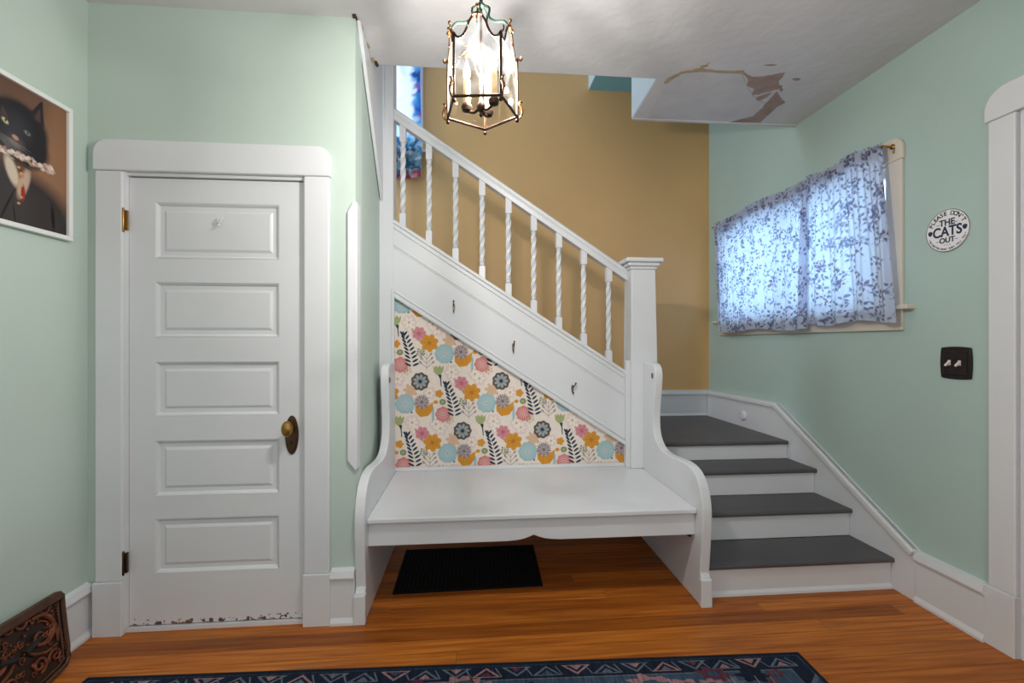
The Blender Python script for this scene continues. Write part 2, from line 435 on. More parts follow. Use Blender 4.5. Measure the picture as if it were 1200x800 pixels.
sheet('exposed_plaster', ceilpoly([(790, 92), (850, 120), (930, 116), (1000, 102), (1078, 86), (1064, 120), (1034, 150), (1040, 200), (985, 215), (900, 240), (846, 244), (866, 205), (812, 180), (822, 140)], 0.25), ZC - .0028, ZC + .001, M['brownplaster'], ceil, 'brown exposed plaster where paint has peeled')
sheet('exposed_plaster', ceilpoly([(1022, 222), (1044, 262), (1080, 300), (1018, 332), (975, 376), (905, 438), (700, 434), (790, 412), (858, 396), (925, 330), (962, 288), (996, 250)], 0.25), ZC - .0031, ZC + .001, M['brownplaster'], ceil, 'brown exposed plaster where paint has peeled')
sheet('exposed_plaster', ceilpoly([(880, 262), (940, 238), (990, 226), (950, 262), (905, 284), (876, 280)], 0.2), ZC - .0037, ZC + .001, M['brownplaster'], ceil)
for a, b, c, d in ((1130, 132, 60, 9), (1040, 205, 26, 12), (930, 34, 90, 4), (480, 40, 60, 8), (1030, 184, 30, 10)):
    sheet('paint_flake', ceilpoly([(a, b), (a + c * .5, b - d * .5), (a + c, b), (a + c * .8, b + d), (a + c * .3, b + d * 1.4)], 0.3), ZC - .003, ZC + .001, M['brownplaster'], ceil)
# thin lip along the far edge of the ceiling
bm = B(); box(bm, 1.05, XR, 2.925, 2.945, ZC - .008, ZC)
obj('edge_bead', bm, M['patchplaster'], ceil)
for px, py, s in ((416, 20, 5), (424, 32, 4), (431, 53, 4), (437, 70, 4), (441, 74, 5)):
    c = onZ(px, py, ZC)
    P = [(c[0] + s * .003 * math.cos(a) * random.uniform(.5, 1), c[1] + s * .006 * math.sin(a) * random.uniform(.6, 1.2)) for a in np.linspace(0, 2 * PI, 9)[:-1]]
    sheet('paint_flake', P, ZC - .004, ZC + .001, M['tanpaint'] if s < 5 else M['bronze'], ceil)
    
# white boxed slope on the side wall (soffit edge running down to the post)
bm = B()
A = [(2.135, 2.765), (2.482, 2.765), (2.482, 3.3), (YS - .002, 3.3), (YS - .002, 2.14)]
def sx(y): return -0.545 - (y - YD) / (YS - YD) * 0.050
v0 = [bm.verts.new((sx(y) + .004, y, z)) for y, z in A]; v1 = [bm.verts.new((sx(y) + .022, y, z)) for y, z in A]
bm.faces.new(v0); bm.faces.new(v1[::-1])
for i in range(5): j = (i + 1) % 5; bm.faces.new([v0[i], v1[i], v1[j], v0[j]])
struct('trim_1', bm, M['white'], 'white boxed slope at the top of the side wall', bevel=.003)
bm = B(); prism(bm, [(2.83, 3.3), (2.90, 3.3), (2.928, 2.18), (2.915, 2.18)], 'x', -0.578, -0.560)
struct('trim_2', bm, M['white'], 'slim white batten beside the tall post')
# corner guard on the wall corner
bm = B(); prism(bm, [(-0.578, .74), (-0.540, .69), (-0.540, 1.925), (-0.552, 1.925), (-0.578, 1.875)], 'y', YD - .014, YD + .0)
box(bm, -0.545, -0.534, YD - .014, YD + .05, .70, 1.92)
struct('trim_3', bm, M['white'], 'white corner guard on the wall corner right of the door', bevel=.004)
# tall white post where the stair meets the side wall
bm = B(); box(bm, -0.597, -0.509, YS - .035, YS + .09, 0.42, 3.6); box(bm, -0.519, -0.502, YS - .045, YS - .02, 0.45, 1.62)
struct('trim_4', bm, M['white'], 'tall white post at the head of the wallpapered panel', bevel=.004)

# ---- baseboards
def baseprof(t=.02, h=.245):
    return [(0, 0), (t + .012, 0), (t + .012, .012), (t + .004, .024), (t, .03), (t, h * .80), (t + .010, h * .815), (t + .014, h * .86), (t + .004, h * .97), (0, h)]
bm = B(); prism(bm, [(XL + a, z) for a, z in baseprof(.018, .232)], 'y', -3.2, YD - .004)
struct('baseboard_left', bm, M['white'], 'white moulded baseboard along the left wall')
bm = B(); prism(bm, [(YD - a * 1.0, z) for a, z in baseprof(.02, .25)], 'x', -0.649, -0.545)
struct('baseboard_front', bm, M['white'], 'short white baseboard between door casing and bench')
bm = B(); prism(bm, [(XR - a, z) for a, z in baseprof(.03, .248)], 'y', 1.757, 2.061)
prism(bm, [(XR - a, z) for a, z in baseprof(.03, .248)], 'y', -3.2, .63)
struct('baseboard_right', bm, M['white'], 'white moulded baseboard at the foot of the right wall')
bm = B(); prism(bm, [(YB - a, .59 + z) for a, z in baseprof(.018, .245)], 'x', -2.5, XR)
struct('baseboard_back', bm, M['white'], 'white baseboard on the ochre wall above the landing')

# ---- door_1 (five raised panels)
d1 = sempty('door_1', (-1.15, 2.145, 0), 'white five panel closet door with an oval brass knob plate')
DX0, DX1, DZ0, DZ1 = -1.527, -0.774, 0.022, 2.012; YF = 2.140
PX0, PX1 = -1.415, -0.888
PZ = [(1.903, 1.657), (1.547, 1.305), (1.191, .953), (.839, .597), (.491, .253)]
bm = B()
xs = [DX0, PX0, PX1, DX1]; zs = [DZ0] + sorted([z for p in PZ for z in p]) + [DZ1]
for i in range(3):
    for j in range(len(zs) - 1):
        if i == 1 and j % 2 == 1: continue
        v = [bm.verts.new(p) for p in ((xs[i], YF, zs[j]), (xs[i + 1], YF, zs[j]), (xs[i + 1], YF, zs[j + 1]), (xs[i], YF, zs[j + 1]))]
        bm.faces.new(v)
bmesh.ops.remove_doubles(bm, verts=bm.verts, dist=1e-5)
g = bmesh.ops.extrude_face_region(bm, geom=bm.faces[:])
bmesh.ops.translate(bm, verts=[e for e in g['geom'] if isinstance(e, bmesh.types.BMVert)], vec=(0, .035, 0))
obj('door_leaf', bm, M['doorw'], d1, bevel=.003)
for zt, zb in PZ:
    bm = B(); prof = [(0.0, -.001), (.006, .004), (.012, .013), (.03, .013), (.036, .009), (.042, .006)]
    loops = []
    for ins, dep in prof:
        loops.append([bm.verts.new((x, YF + dep, z)) for x, z in ((PX0 + ins, zb + ins), (PX1 - ins, zb + ins), (PX1 - ins, zt - ins), (PX0 + ins, zt - ins))])
    for A_, B_ in zip(loops, loops[1:]):
        for k in range(4): bm.faces.new([A_[k], A_[(k + 1) % 4], B_[(k + 1) % 4], B_[k]])
    bm.faces.new(loops[-1])
    back = [bm.verts.new((x, YF + .03, z)) for x, z in ((PX0, zb), (PX1, zb), (PX1, zt), (PX0, zt))]
    for k in range(4): bm.faces.new([back[k], back[(k + 1) % 4], loops[0][(k + 1) % 4], loops[0][k]])
    bm.faces.new(back)
    obj('door_panel', bm, M['white'], d1)
for zc in (1.816, .312):
    bm = B(); box(bm, -1.546, -1.520, YF - .022, YF - .012, zc - .044, zc + .044)
    lathe(bm, [(.003, -.054), (.0055, -.048), (.0055, .048), (.003, .054)], (-1.534, YF - .025, zc), 10)
    for k in (-.03, 0, .03): ball(bm, (-1.541, YF - .023, zc + k), .0028)
    h = obj('hinge', bm, M['brass'] if zc > 1 else M['bronze'], d1, smooth=True)
bm = B(); n = 28
prism(bm, circ(-0.829, .858, .030, .089, n), 'y', YF - .006, YF)
prism(bm, circ(-0.829, .858, .024, .080, n), 'y', YF - .009, YF - .005)
pl = obj('knob_plate', bm, M['bronze'], d1, bevel=.002); pl['label'] = 'dark bronze oval plate with keyhole'
bm = B(); lathe(bm, [(.012, 0), (.011, -.028), (.020, -.034), (.029, -.044), (.030, -.054), (.024, -.064), (.010, -.068)], (-0.829, YF - .006, .895), 22, 'y')
for v in bm.verts: v.co.z = .895 + (v.co.z - .895) * 1.2; v.co.x = -0.829 + (v.co.x + .829) * .82
obj('knob', bm, M['brass'], pl, smooth=True)
bm = B(); prism(bm, circ(-0.829, .828, .005, .006, 10), 'y', YF - .0105, YF - .009); prism(bm, [(-.831, .826), (-.827, .826), (-.826, .812), (-.832, .812)], 'y', YF - .0105, YF - .009)
obj('keyhole', bm, M['dark'], pl)
bm = B(); tube(bm, catmull([(-1.150, YF + .004, 1.842), (-1.146, YF - .012, 1.828), (-1.139, YF - .016, 1.815), (-1.132, YF - .012, 1.828), (-1.128, YF + .004, 1.842)], 4), .003, 6)
tube(bm, [(-1.139, YF + .006, 1.826), (-1.139, YF - .010, 1.818), (-1.139, YF - .016, 1.797), (-1.139, YF - .024, 1.802)], .0035, 6)
obj('adhesive_hook', bm, M['plastic'], d1, smooth=True)
bm = B(); box(bm, -1.533, -0.767, YD - .0, YD + .06, -.0, .018)
struct('trim_5', bm, M['white'], 'thin white sill strip under the closet door')

def casing(name, label, axis, lo, hi, thick, top, headz, pl_h, wid, hover, plane, sgn, rad, hmat, jamb_hi=True):
    """rounded head board over two flat jamb boards on plinth blocks; lo/hi are the inner edges"""
    e = sempty(name, (plane, (lo + hi) / 2, 0) if axis == 'x' else ((lo + hi) / 2, plane, 0), label)
    def slab(outline, t):
        bm = B(); prism(bm, outline, axis, plane, plane + sgn * t); return bm
    rect = lambda a, b, c, d: [(a, c), (b, c), (b, d), (a, d)]
    h0, h1 = lo - wid - hover, hi + wid + hover
    arc = []
    for k in range(9):
        t = PI / 2 * k / 8; arc.append((h1 - rad + rad * math.sin(t) if False else h1 - rad + rad * math.cos(t), headz - rad + rad * math.sin(t)))
    for k in range(9):
        t = PI / 2 + PI / 2 * k / 8; arc.append((h0 + rad + rad * math.cos(t), headz - rad + rad * math.sin(t)))
    obj('head_casing', slab([(h0, top)] + [(h1, top)] + arc, thick + .006), hmat, e, bevel=.006)
    obj('side_casing', slab(rect(lo - wid, lo, pl_h, top), thick), hmat, e, bevel=.006)
    obj('side_casing', slab(rect(hi, hi + wid, pl_h, top), thick), hmat, e, bevel=.006)
    if pl_h:
        obj('plinth_block', slab(rect(lo - wid - .006, lo + .002, 0, pl_h), thick + .008), hmat, e, bevel=.003)
        obj('plinth_block', slab(rect(hi - .002, hi + wid + .006, 0, pl_h), thick + .008), hmat, e, bevel=.003)
    return e
c1 = casing('trim_6', 'white casing with rounded head board around the closet door', 'y', -1.533, -0.767, .022, 2.03, 2.165, .235, .112, .006, YD, -1, .06, M['white'])
bm = B(); box(bm, -1.533, -1.5275, YD - .012, YD + .05, .02, 2.03); box(bm, -.7735, -.767, YD - .004, YD + .05, .02, 2.03); box(bm, -1.533, -.767, YD - .004, YD + .05, 2.016, 2.03)
obj('door_stop', bm, M['white'], c1)
c2 = casing('trim_7', 'white casing with rounded head board at the right doorway', 'x', .76, 1.652, .022, 2.215, 2.345, .25, .10, .012, XR, -1, .085, M['white'])
bm = B(); box(bm, XR, XR + .15, 1.640, 1.66, 0, 2.215); box(bm, XR, XR + .15, .74, .76, 0, 2.215); box(bm, XR, XR + .15, .76, 1.64, 2.20, 2.215)
jl = obj('jamb_lining', bm, M['white'], c2)
bm = B(); box(bm, XR + .012, XR + .05, 1.6372, 1.640, 1.29, 1.36)
obj('strike_plate', bm, M['bronze'], c2)
# hallway seen through the doorway
bm = B(); box(bm, 3.3, 3.4, -.5, 2.4, 0, ZC); box(bm, XR + .15, 3.3, 2.3, 2.4, 0, ZC); box(bm, XR + .15, 3.3, -.5, -.4, 0, ZC); box(bm, XR + .15, 3.4, -.5, 2.4, ZC, ZC + .1); box(bm, 2.6, 3.4, -.5, 2.4, -.1, 0)
struct('wall_hallway', bm, M['white'], 'pale walls of the room beyond the right doorway')

# ---- window_1 (right wall)
w1 = sempty('window_1', (XR, 3.0, WZ0), 'cream framed window with rounded head behind the curtains')
bm = B(); box(bm, XR + .001, XR + .12, WY0 - .0, WY0 + .02, WZ0, WZ1); box(bm, XR + .001, XR + .12, WY1 - .02, WY1, WZ0, WZ1); box(bm, XR + .001, XR + .12, WY0, WY1, WZ1 - .02, WZ1); box(bm, XR + .001, XR + .12, WY0, WY1, WZ0, WZ0 + .02)
obj('window_lining', bm, M['whitec'], w1)
bm = B()
box(bm, XR + .05, XR + .085, WY0 + .02, WY0 + .055, WZ0 + .02, WZ1 - .02); box(bm, XR + .05, XR + .085, WY1 - .055, WY1 - .02, WZ0 + .02, WZ1 - .02)
box(bm, XR + .05, XR + .085, WY0 + .055, WY1 - .055, WZ1 - .055, WZ1 - .02); box(bm, XR + .05, XR + .085, WY0 + .055, WY1 - .055, WZ0 + .02, WZ0 + .055)
box(bm, XR + .05, XR + .085, 2.99, 3.04, WZ0 + .055, WZ1 - .055)
obj('sash', bm, M['white'], w1)
for a, b in ((WY0 + .05, 2.995), (3.035, WY1 - .05)):
    bm = B(); box(bm, XR + .065, XR + .069, a, b, WZ0 + .05, WZ1 - .05); obj('pane', bm, M['glass'], w1)
rad = .06; h0, h1, top, hz = 2.140, 3.90, 2.225, 2.345; arc = []
for k in range(9): t = PI / 2 * k / 8; arc.append((h1 - rad + rad * math.cos(t), hz - rad + rad * math.sin(t)))
for k in range(9): t = PI / 2 + PI / 2 * k / 8; arc.append((h0 + rad + rad * math.cos(t), hz - rad + rad * math.sin(t)))
bm = B(); prism(bm, [(h0, top), (h1, top)] + arc, 'x', XR - .022, XR); obj('head_casing', bm, M['whitec'], w1, bevel=.006)
for a, b in ((2.146, 2.236), (3.797, 3.89)):
    bm = B(); box(bm, XR - .018, XR, a, b, 1.47, 2.225); obj('side_casing', bm, M['whitec'], w1, bevel=.004)
bm = B(); box(bm, XR - .048, XR + .03, 2.09, 3.95, 1.448, 1.472); obj('stool', bm, M['whitec'], w1, bevel=.006)
bm = B(); box(bm, XR - .018, XR, 2.146, 3.89, 1.342, 1.448); obj('apron_board', bm, M['whitec'], w1, bevel=.004)

# ---- window_2 (upper stair window)
w2 = sempty('window_2', (-.87, YB, UZ0), 'upper stair window behind the tie dyed curtain')
bm = B(); box(bm, UX1, UX1 + .045, YB - .02, YB, UZ0 - .005, UZ1 + .1); obj('side_casing', bm, M['white'], w2, bevel=.003)
bm = B(); box(bm, UX0 - .08, UX0, YB - .02, YB, UZ0 - .005, UZ1 + .1); obj('side_casing', bm, M['white'], w2, bevel=.003)
bm = B(); box(bm, UX0, UX1, YB - .02, YB, UZ1, UZ1 + .1); obj('head_casing', bm, M['white'], w2, bevel=.003)
bm = B(); box(bm, UX0 - .1, UX1 + .115, YB - .07, YB + .02, UZ0 - .03, UZ0 - .005); obj('stool', bm, M['white'], w2, bevel=.004)
bm = B(); box(bm, UX0, UX1, YB + .06, YB + .064, UZ0, UZ1); obj('pane', bm, M['glass'], w2)
bm = B(); box(bm, UX0, UX1, YB + .04, YB + .08, 3.58, 3.62); box(bm, UX0, UX0 + .04, YB + .04, YB + .08, UZ0, UZ1); box(bm, UX1 - .04, UX1, YB + .04, YB + .08, UZ0, UZ1)
obj('sash', bm, M['white'], w2)

# ================================================================== STAIRCASE
st = thing('staircase', (1.66, 3.0, 0), 'white staircase with dark grey treads turning left at the landing', 'stairs')
TZ = [.163, .320, .476, .600]; TY = [2.170, 2.432, 2.702, 2.956]; SX0 = 1.142; SX1 = 2.168
for i in range(4):
    z0 = 0 if i == 0 else TZ[i - 1]
    bm = B(); box(bm, SX0, SX1, TY[i] + .022, TY[i] + .042, z0, TZ[i] - .026)
    if i == 0: prism(bm, [(TY[0] + .022, 0), (TY[0] + .008, 0), (TY[0] + .010, .012), (TY[0] + .022, .024)], 'x', SX0, SX1)
    obj('riser', bm, M['white'], st)
    yb = (TY[i + 1] + .022) if i < 3 else YB - .02
    bm = B(); box(bm, SX0 if i < 3 else 1.02, SX1 + (.010 if i < 3 else 0), TY[i], yb, TZ[i] - .026, TZ[i])
    obj('tread', bm, M['grey'], st, bevel=.010)
for k in range(10):
    x = 1.0 - k * .272; z = .60 + .178 * k
    bm = B(); box(bm, x - .02, x, YS + .065, YB - .02, z, z + .152); obj('riser', bm, M['white'], st)
    bm = B(); box(bm, x - .29, x + .025, YS + .065, YB - .02, z + .152, z + .178); obj('tread', bm, M['grey'], st, bevel=.008)
# skirt board on the right wall
top = [(2.062, .249), (3.10, .842), (YB - .03, .833)]
bm = B(); prism(bm, [(YB - .03, .30), (2.9, .0), (2.062, 0)] + top, 'x', XR - .030, XR); obj('skirt_board', bm, M['white'], st)
def ribbon(path, x0, x1, lo, hi):
    bm = B(); n = len(path); R = []
    for i, p in enumerate(path):
        a = path[max(i - 1, 0)]; b = path[min(i + 1, n - 1)]
        d = Vector((b[0] - a[0], b[1] - a[1])).normalized(); nn = Vector((-d.y, d.x))
        R.append([bm.verts.new(q) for q in ((x0, p[0] + nn.x * lo, p[1] + nn.y * lo), (x1, p[0] + nn.x * lo, p[1] + nn.y * lo), (x1, p[0] + nn.x * hi, p[1] + nn.y * hi), (x0, p[0] + nn.x * hi, p[1] + nn.y * hi))])
    for A_, B_ in zip(R, R[1:]):
        for k in range(4): bm.faces.new([A_[k], A_[(k + 1) % 4], B_[(k + 1) % 4], B_[k]])
    bm.faces.new(R[0]); bm.faces.new(R[-1][::-1]); return bm
obj('skirt_moulding', ribbon([(2.062, .249), (3.10, .842), (YB - .032, .833)], XR - .046, XR, -.040, .0), M['white'], st, bevel=.010)
obj('skirt_bead', ribbon([(2.062, .249), (3.10, .842), (YB - .032, .833)], XR - .036, XR, -.052, -.042), M['white'], st, bevel=.002)
# stringer face, cap and mouldings (second flight), along x at YS
def slope_z(x, zref): return zref - .6415 * (x - .26)
def sbar(bm, xa, xb, ztop, h, y0, y1):
    prism(bm, [(xa, slope_z(xa, ztop)), (xb, slope_z(xb, ztop)), (xb, slope_z(xb, ztop) - h), (xa, slope_z(xa, ztop) - h)], 'y', y0, y1); return bm
xa, xb = -.512, 1.012
obj('stringer', sbar(B(), xa, xb, 1.545, .470, YS - .022, YS + .075), M['white'], st)
obj('stringer_cap', sbar(B(), xa, xb, 1.563, .026, YS - .040, YS + .095), M['white'], st, bevel=.006)
obj('stringer_cove', sbar(B(), xa, xb, 1.537, .030, YS - .031, YS - .018), M['white'], st, bevel=.004)
obj('stringer_fillet', sbar(B(), xa, xb, 1.415, .016, YS - .030, YS - .018), M['white'], st, bevel=.004)
obj('stringer_fillet', sbar(B(), xa, xb, 1.399, .012, YS - .026, YS - .018), M['white'], st, bevel=.003)
obj('stringer_moulding', sbar(B(), xa, xb, 1.100, .030, YS - .040, YS - .016), M['white'], st, bevel=.008)
obj('stringer_moulding', sbar(B(), xa, xb, 1.122, .016, YS - .030, YS - .016), M['white'], st, bevel=.004)

# ---- balustrade
bl = thing('balustrade', (.25, YS + .03, 1.0), 'white stair balustrade with twisted balusters, sloping handrail and square newel post', 'railing')
YR = YS + .03
def rail_z(x): return 2.268 - .662 * (x - .26)
rp = [(-.030, -.080), (.030, -.080), (.034, -.052), (.024, -.046), (.036, -.030), (.038, -.014), (.026, -.003), (0, 0), (-.026, -.003), (-.038, -.014), (-.036, -.030), (-.024, -.046), (-.034, -.052)]
bm = B(); R = []
for x in (-.55, 1.02): R.append([bm.verts.new((x, YR + a, rail_z(x) + b)) for a, b in rp])
for k in range(len(rp)): bm.faces.new([R[0][k], R[0][(k + 1) % len(rp)], R[1][(k + 1) % len(rp)], R[1][k]])
bm.faces.new(R[0]); bm.faces.new(R[1][::-1])
obj('handrail', bm, M['white'], bl)
bx = [-.458, -.292, -.122, .050, .222, .389, .556, .723, .893]
def baluster_bm(x0):
    bm = B(); zt = rail_z(x0) - .072; zb = slope_z(x0, 1.560)
    h = zt - zb; s = .0195
    box(bm, x0 - s, x0 + s, YR - s, YR + s, zt - .105, zt + .03)
    box(bm, x0 - s, x0 + s, YR - s, YR + s, zb - .03, zb + .085)
    z1 = zb + .085; z2 = zt - .105
    prof = []
    lathe(bm, [(.019, z1), (.013, z1 + .007), (.018, z1 + .014), (.012, z1 + .024), (.013, z1 + .035)], (x0, YR, 0), 12)
    lathe(bm, [(.013, z2 - .035), (.012, z2 - .024), (.018, z2 - .014), (.013, z2 - .007), (.019, z2)], (x0, YR, 0), 12)
    za, ze = z1 + .03, z2 - .03; n = 44; rings = []
    for i in range(n + 1):
        z = za + (ze - za) * i / n; tw = (z - za) / .076 * PI / 2; ring = []
        for k in range(8):
            a = PI / 4 * k; r_ = .0175 if k % 2 == 0 else .0118
            ring.append(bm.verts.new((x0 + r_ * math.cos(a + tw) , YR + r_ * math.sin(a + tw), z)))
        rings.append(ring)
    for A_, B_ in zip(rings, rings[1:]):
        for k in range(8): bm.faces.new([A_[k], A_[(k + 1) % 8], B_[(k + 1) % 8], B_[k]])
    return bm
b0 = obj('baluster', baluster_bm(bx[0]), M['white'], bl, smooth=True)
for x in bx[1:]:
    c = b0.copy(); COL.objects.link(c); c.parent = bl
    c.location = b0.location + Vector((x - bx[0], 0, (rail_z(x) - rail_z(bx[0]) + slope_z(x, 1.56) - slope_z(bx[0], 1.56)) / 2))
# newel post
NX0, NX1, NY0, NY1 = 1.012, 1.172, 2.852, 2.99
bm = B(); v0 = [bm.verts.new(p) for p in ((NX0, NY0, .463), (NX1 + .030, NY0, .463), (NX1 + .030, NY1 + .03, .463), (NX0, NY1 + .03, .463))]
v1 = [bm.verts.new(p) for p in ((NX0, NY0, 1.765), (NX1, NY0, 1.765), (NX1, NY1, 1.765), (NX0, NY1, 1.765))]
bm.faces.new(v0[::-1]); bm.faces.new(v1)
for k in range(4): bm.faces.new([v0[k], v0[(k + 1) % 4], v1[(k + 1) % 4], v1[k]])
nw = obj('newel_post', bm, M['white'], bl, bevel=.005)
bm = B(); box(bm, NX0 - .012, NX1 + .010, NY0 - .012, NY1 + .01, 1.752, 1.772); box(bm, NX0 - .026, NX1 + .022, NY0 - .026, NY1 + .022, 1.772, 1.796); box(bm, NX0 - .045, NX1 + .040, NY0 - .045, NY1 + .04, 1.796, 1.824)
obj('newel_cap', bm, M['white'], nw, bevel=.008)

# ================================================================== HALL BENCH
hb = thing('hall_bench', (.30, 2.5, 0), 'white built in settle with curved end panels beneath the flowered wallpaper', 'bench')
prof = [(2.85, 1.150), (2.76, 1.152), (2.70, 1.145), (2.666, 1.11), (2.660, 1.05), (2.680, .93), (2.695, .81), (2.676, .715), (2.61, .660), (2.52, .642), (2.40, .648), (2.29, .655), (2.19, .638), (2.125, .585), (2.092, .50), (2.088, .41), (2.100, .28), (2.114, .16)]
curve = catmull(prof, 5)
outline = curve + [(2.104, .143), (2.100, .135), (2.100, 0), (2.92, 0), (2.92, .455), (2.851, .455)]
bm = B(); prism(bm, outline, 'x', 1.092, 1.140); obj('end_panel', bm, M['white'], hb, bevel=.006)
prof2 = [(y + .012, z) for y, z in curve]
bm = B(); prism(bm, prof2 + [(2.114, .135), (2.112, 0), (2.90, 0), (2.90, 1.15)], 'x', -.5435, -.497); obj('end_panel', bm, M['white'], hb, bevel=.006)
for x0, x1 in ((1.088, 1.144), (-.546, -.492)):
    bm = B(); box(bm, x0, x1, 2.092, 2.125, 0, .135); obj('foot_block', bm, M['white'], hb, bevel=.005)
bm = B(); box(bm, -.497, 1.092, 2.140, 2.925, .437, .462)
bmesh.ops.subdivide_edges(bm, edges=bm.edges[:], cuts=0)
obj('seat', bm, M['white'], hb, bevel=.006)
x = -.497; lo = []
cxm = .285
lo = [(1.092, .325), (cxm + .13, .325)] + catmull([(cxm + .13, .325), (cxm + .07, .330), (cxm + .03, .340), (cxm, .352)], 4)[1:] + catmull([(cxm, .352), (cxm - .03, .340), (cxm - .07, .330), (cxm - .13, .325)], 4)[1:] + [(-.497, .325)]
bm = B(); prism(bm, lo + [(-.497, .437), (1.092, .437)], 'y', 2.165, 2.185); obj('apron', bm, M['white'], hb, bevel=.003)
bm = B(); box(bm, -.505, 1.012, YS - .016, YS - .004, .462, .486); obj('back_cleat', bm, M['white'], hb, bevel=.004)
bm = B(); box(bm, .985, 1.03, YS - .05, YS - .002, .462, 1.16); obj('back_pilaster', bm, M['white'], hb, bevel=.004)
for x, y_, z in ((1.0915, 2.70, 1.075), (-.4965, 2.70, 1.06)):
    bm = B(); s = -1 if x > 0 else 1
    prism(bm, [(y_ - .009, z - .016), (y_ + .009, z - .016), (y_ + .009, z + .016), (y_ - .009, z + .016)], 'x', x, x + s * .005)
    lathe(bm, [(.003, 0), (.003, s * .004)], (x + s * .005, y_, z), 8, 'x')
    obj('screw_plate', bm, M['nickel'], hb)
bm = B(); box(bm, 1.078, 1.092, 2.20, 2.235, .30, .33); obj('bracket', bm, M['dark'], hb)

# ---- wallpaper print
FL = {k: flat('print_' + k, c) for k, c in dict(paper=(240, 229, 219), palepink=(236, 214, 207), white=(242, 236, 228), peach=(222, 186, 156), coral=(216, 136, 134), rose=(216, 142, 156), deeprose=(192, 110, 118),
      orange=(218, 152, 52), deeporange=(192, 122, 40), blue=(164, 196, 202), paleblue=(198, 216, 216), dullblue=(122, 150, 162), charcoal=(92, 88, 84), lightgrey=(170, 168, 164), navy=(34, 58, 82), green=(168, 178, 122), sage=(128, 142, 104), lilac=(176, 164, 164), mauve=(128, 112, 120)).items()}
P0 = onY(462, 340, YS)[0:3:2]; P1 = onY(462, 557, YS)[0:3:2]; P2 = onY(740, 550, YS)[0:3:2]; P3 = onY(740, 518, YS)[0:3:2]
WR = [(-.515, .458), (1.02, .458), (1.02, slope_z(1.02, 1.10)), (-.515, slope_z(-.515, 1.10))]
wp = Print(lambda u, v, d: (u, YS - .0006 - d, v), WR)
wp.add([(-.52, .45), (1.03, .45), (1.03, .62), (-.52, 1.62)], FL['paper'], 0)
U = .000829
def petals(P, cx, cy, r0, r1, n, w, mat, lay, rot=0):
    for k in range(n):
        a = rot + 2 * PI * k / n; m_ = (r0 + r1) / 2
        P.add(circ(cx + m_ * math.cos(a), cy + m_ * math.sin(a), (r1 - r0) / 2, w, 10, a), mat, lay)
def stroke(P, a, b, w, mat, lay):
    d = Vector((b[0] - a[0], b[1] - a[1])); 
    if d.length < 1e-6: return
    n_ = Vector((-d.y, d.x)).normalized() * w / 2
    P.add([(a[0] + n_.x, a[1] + n_.y), (a[0] - n_.x, a[1] - n_.y), (b[0] - n_.x, b[1] - n_.y), (b[0] + n_.x, b[1] + n_.y)], mat, lay)
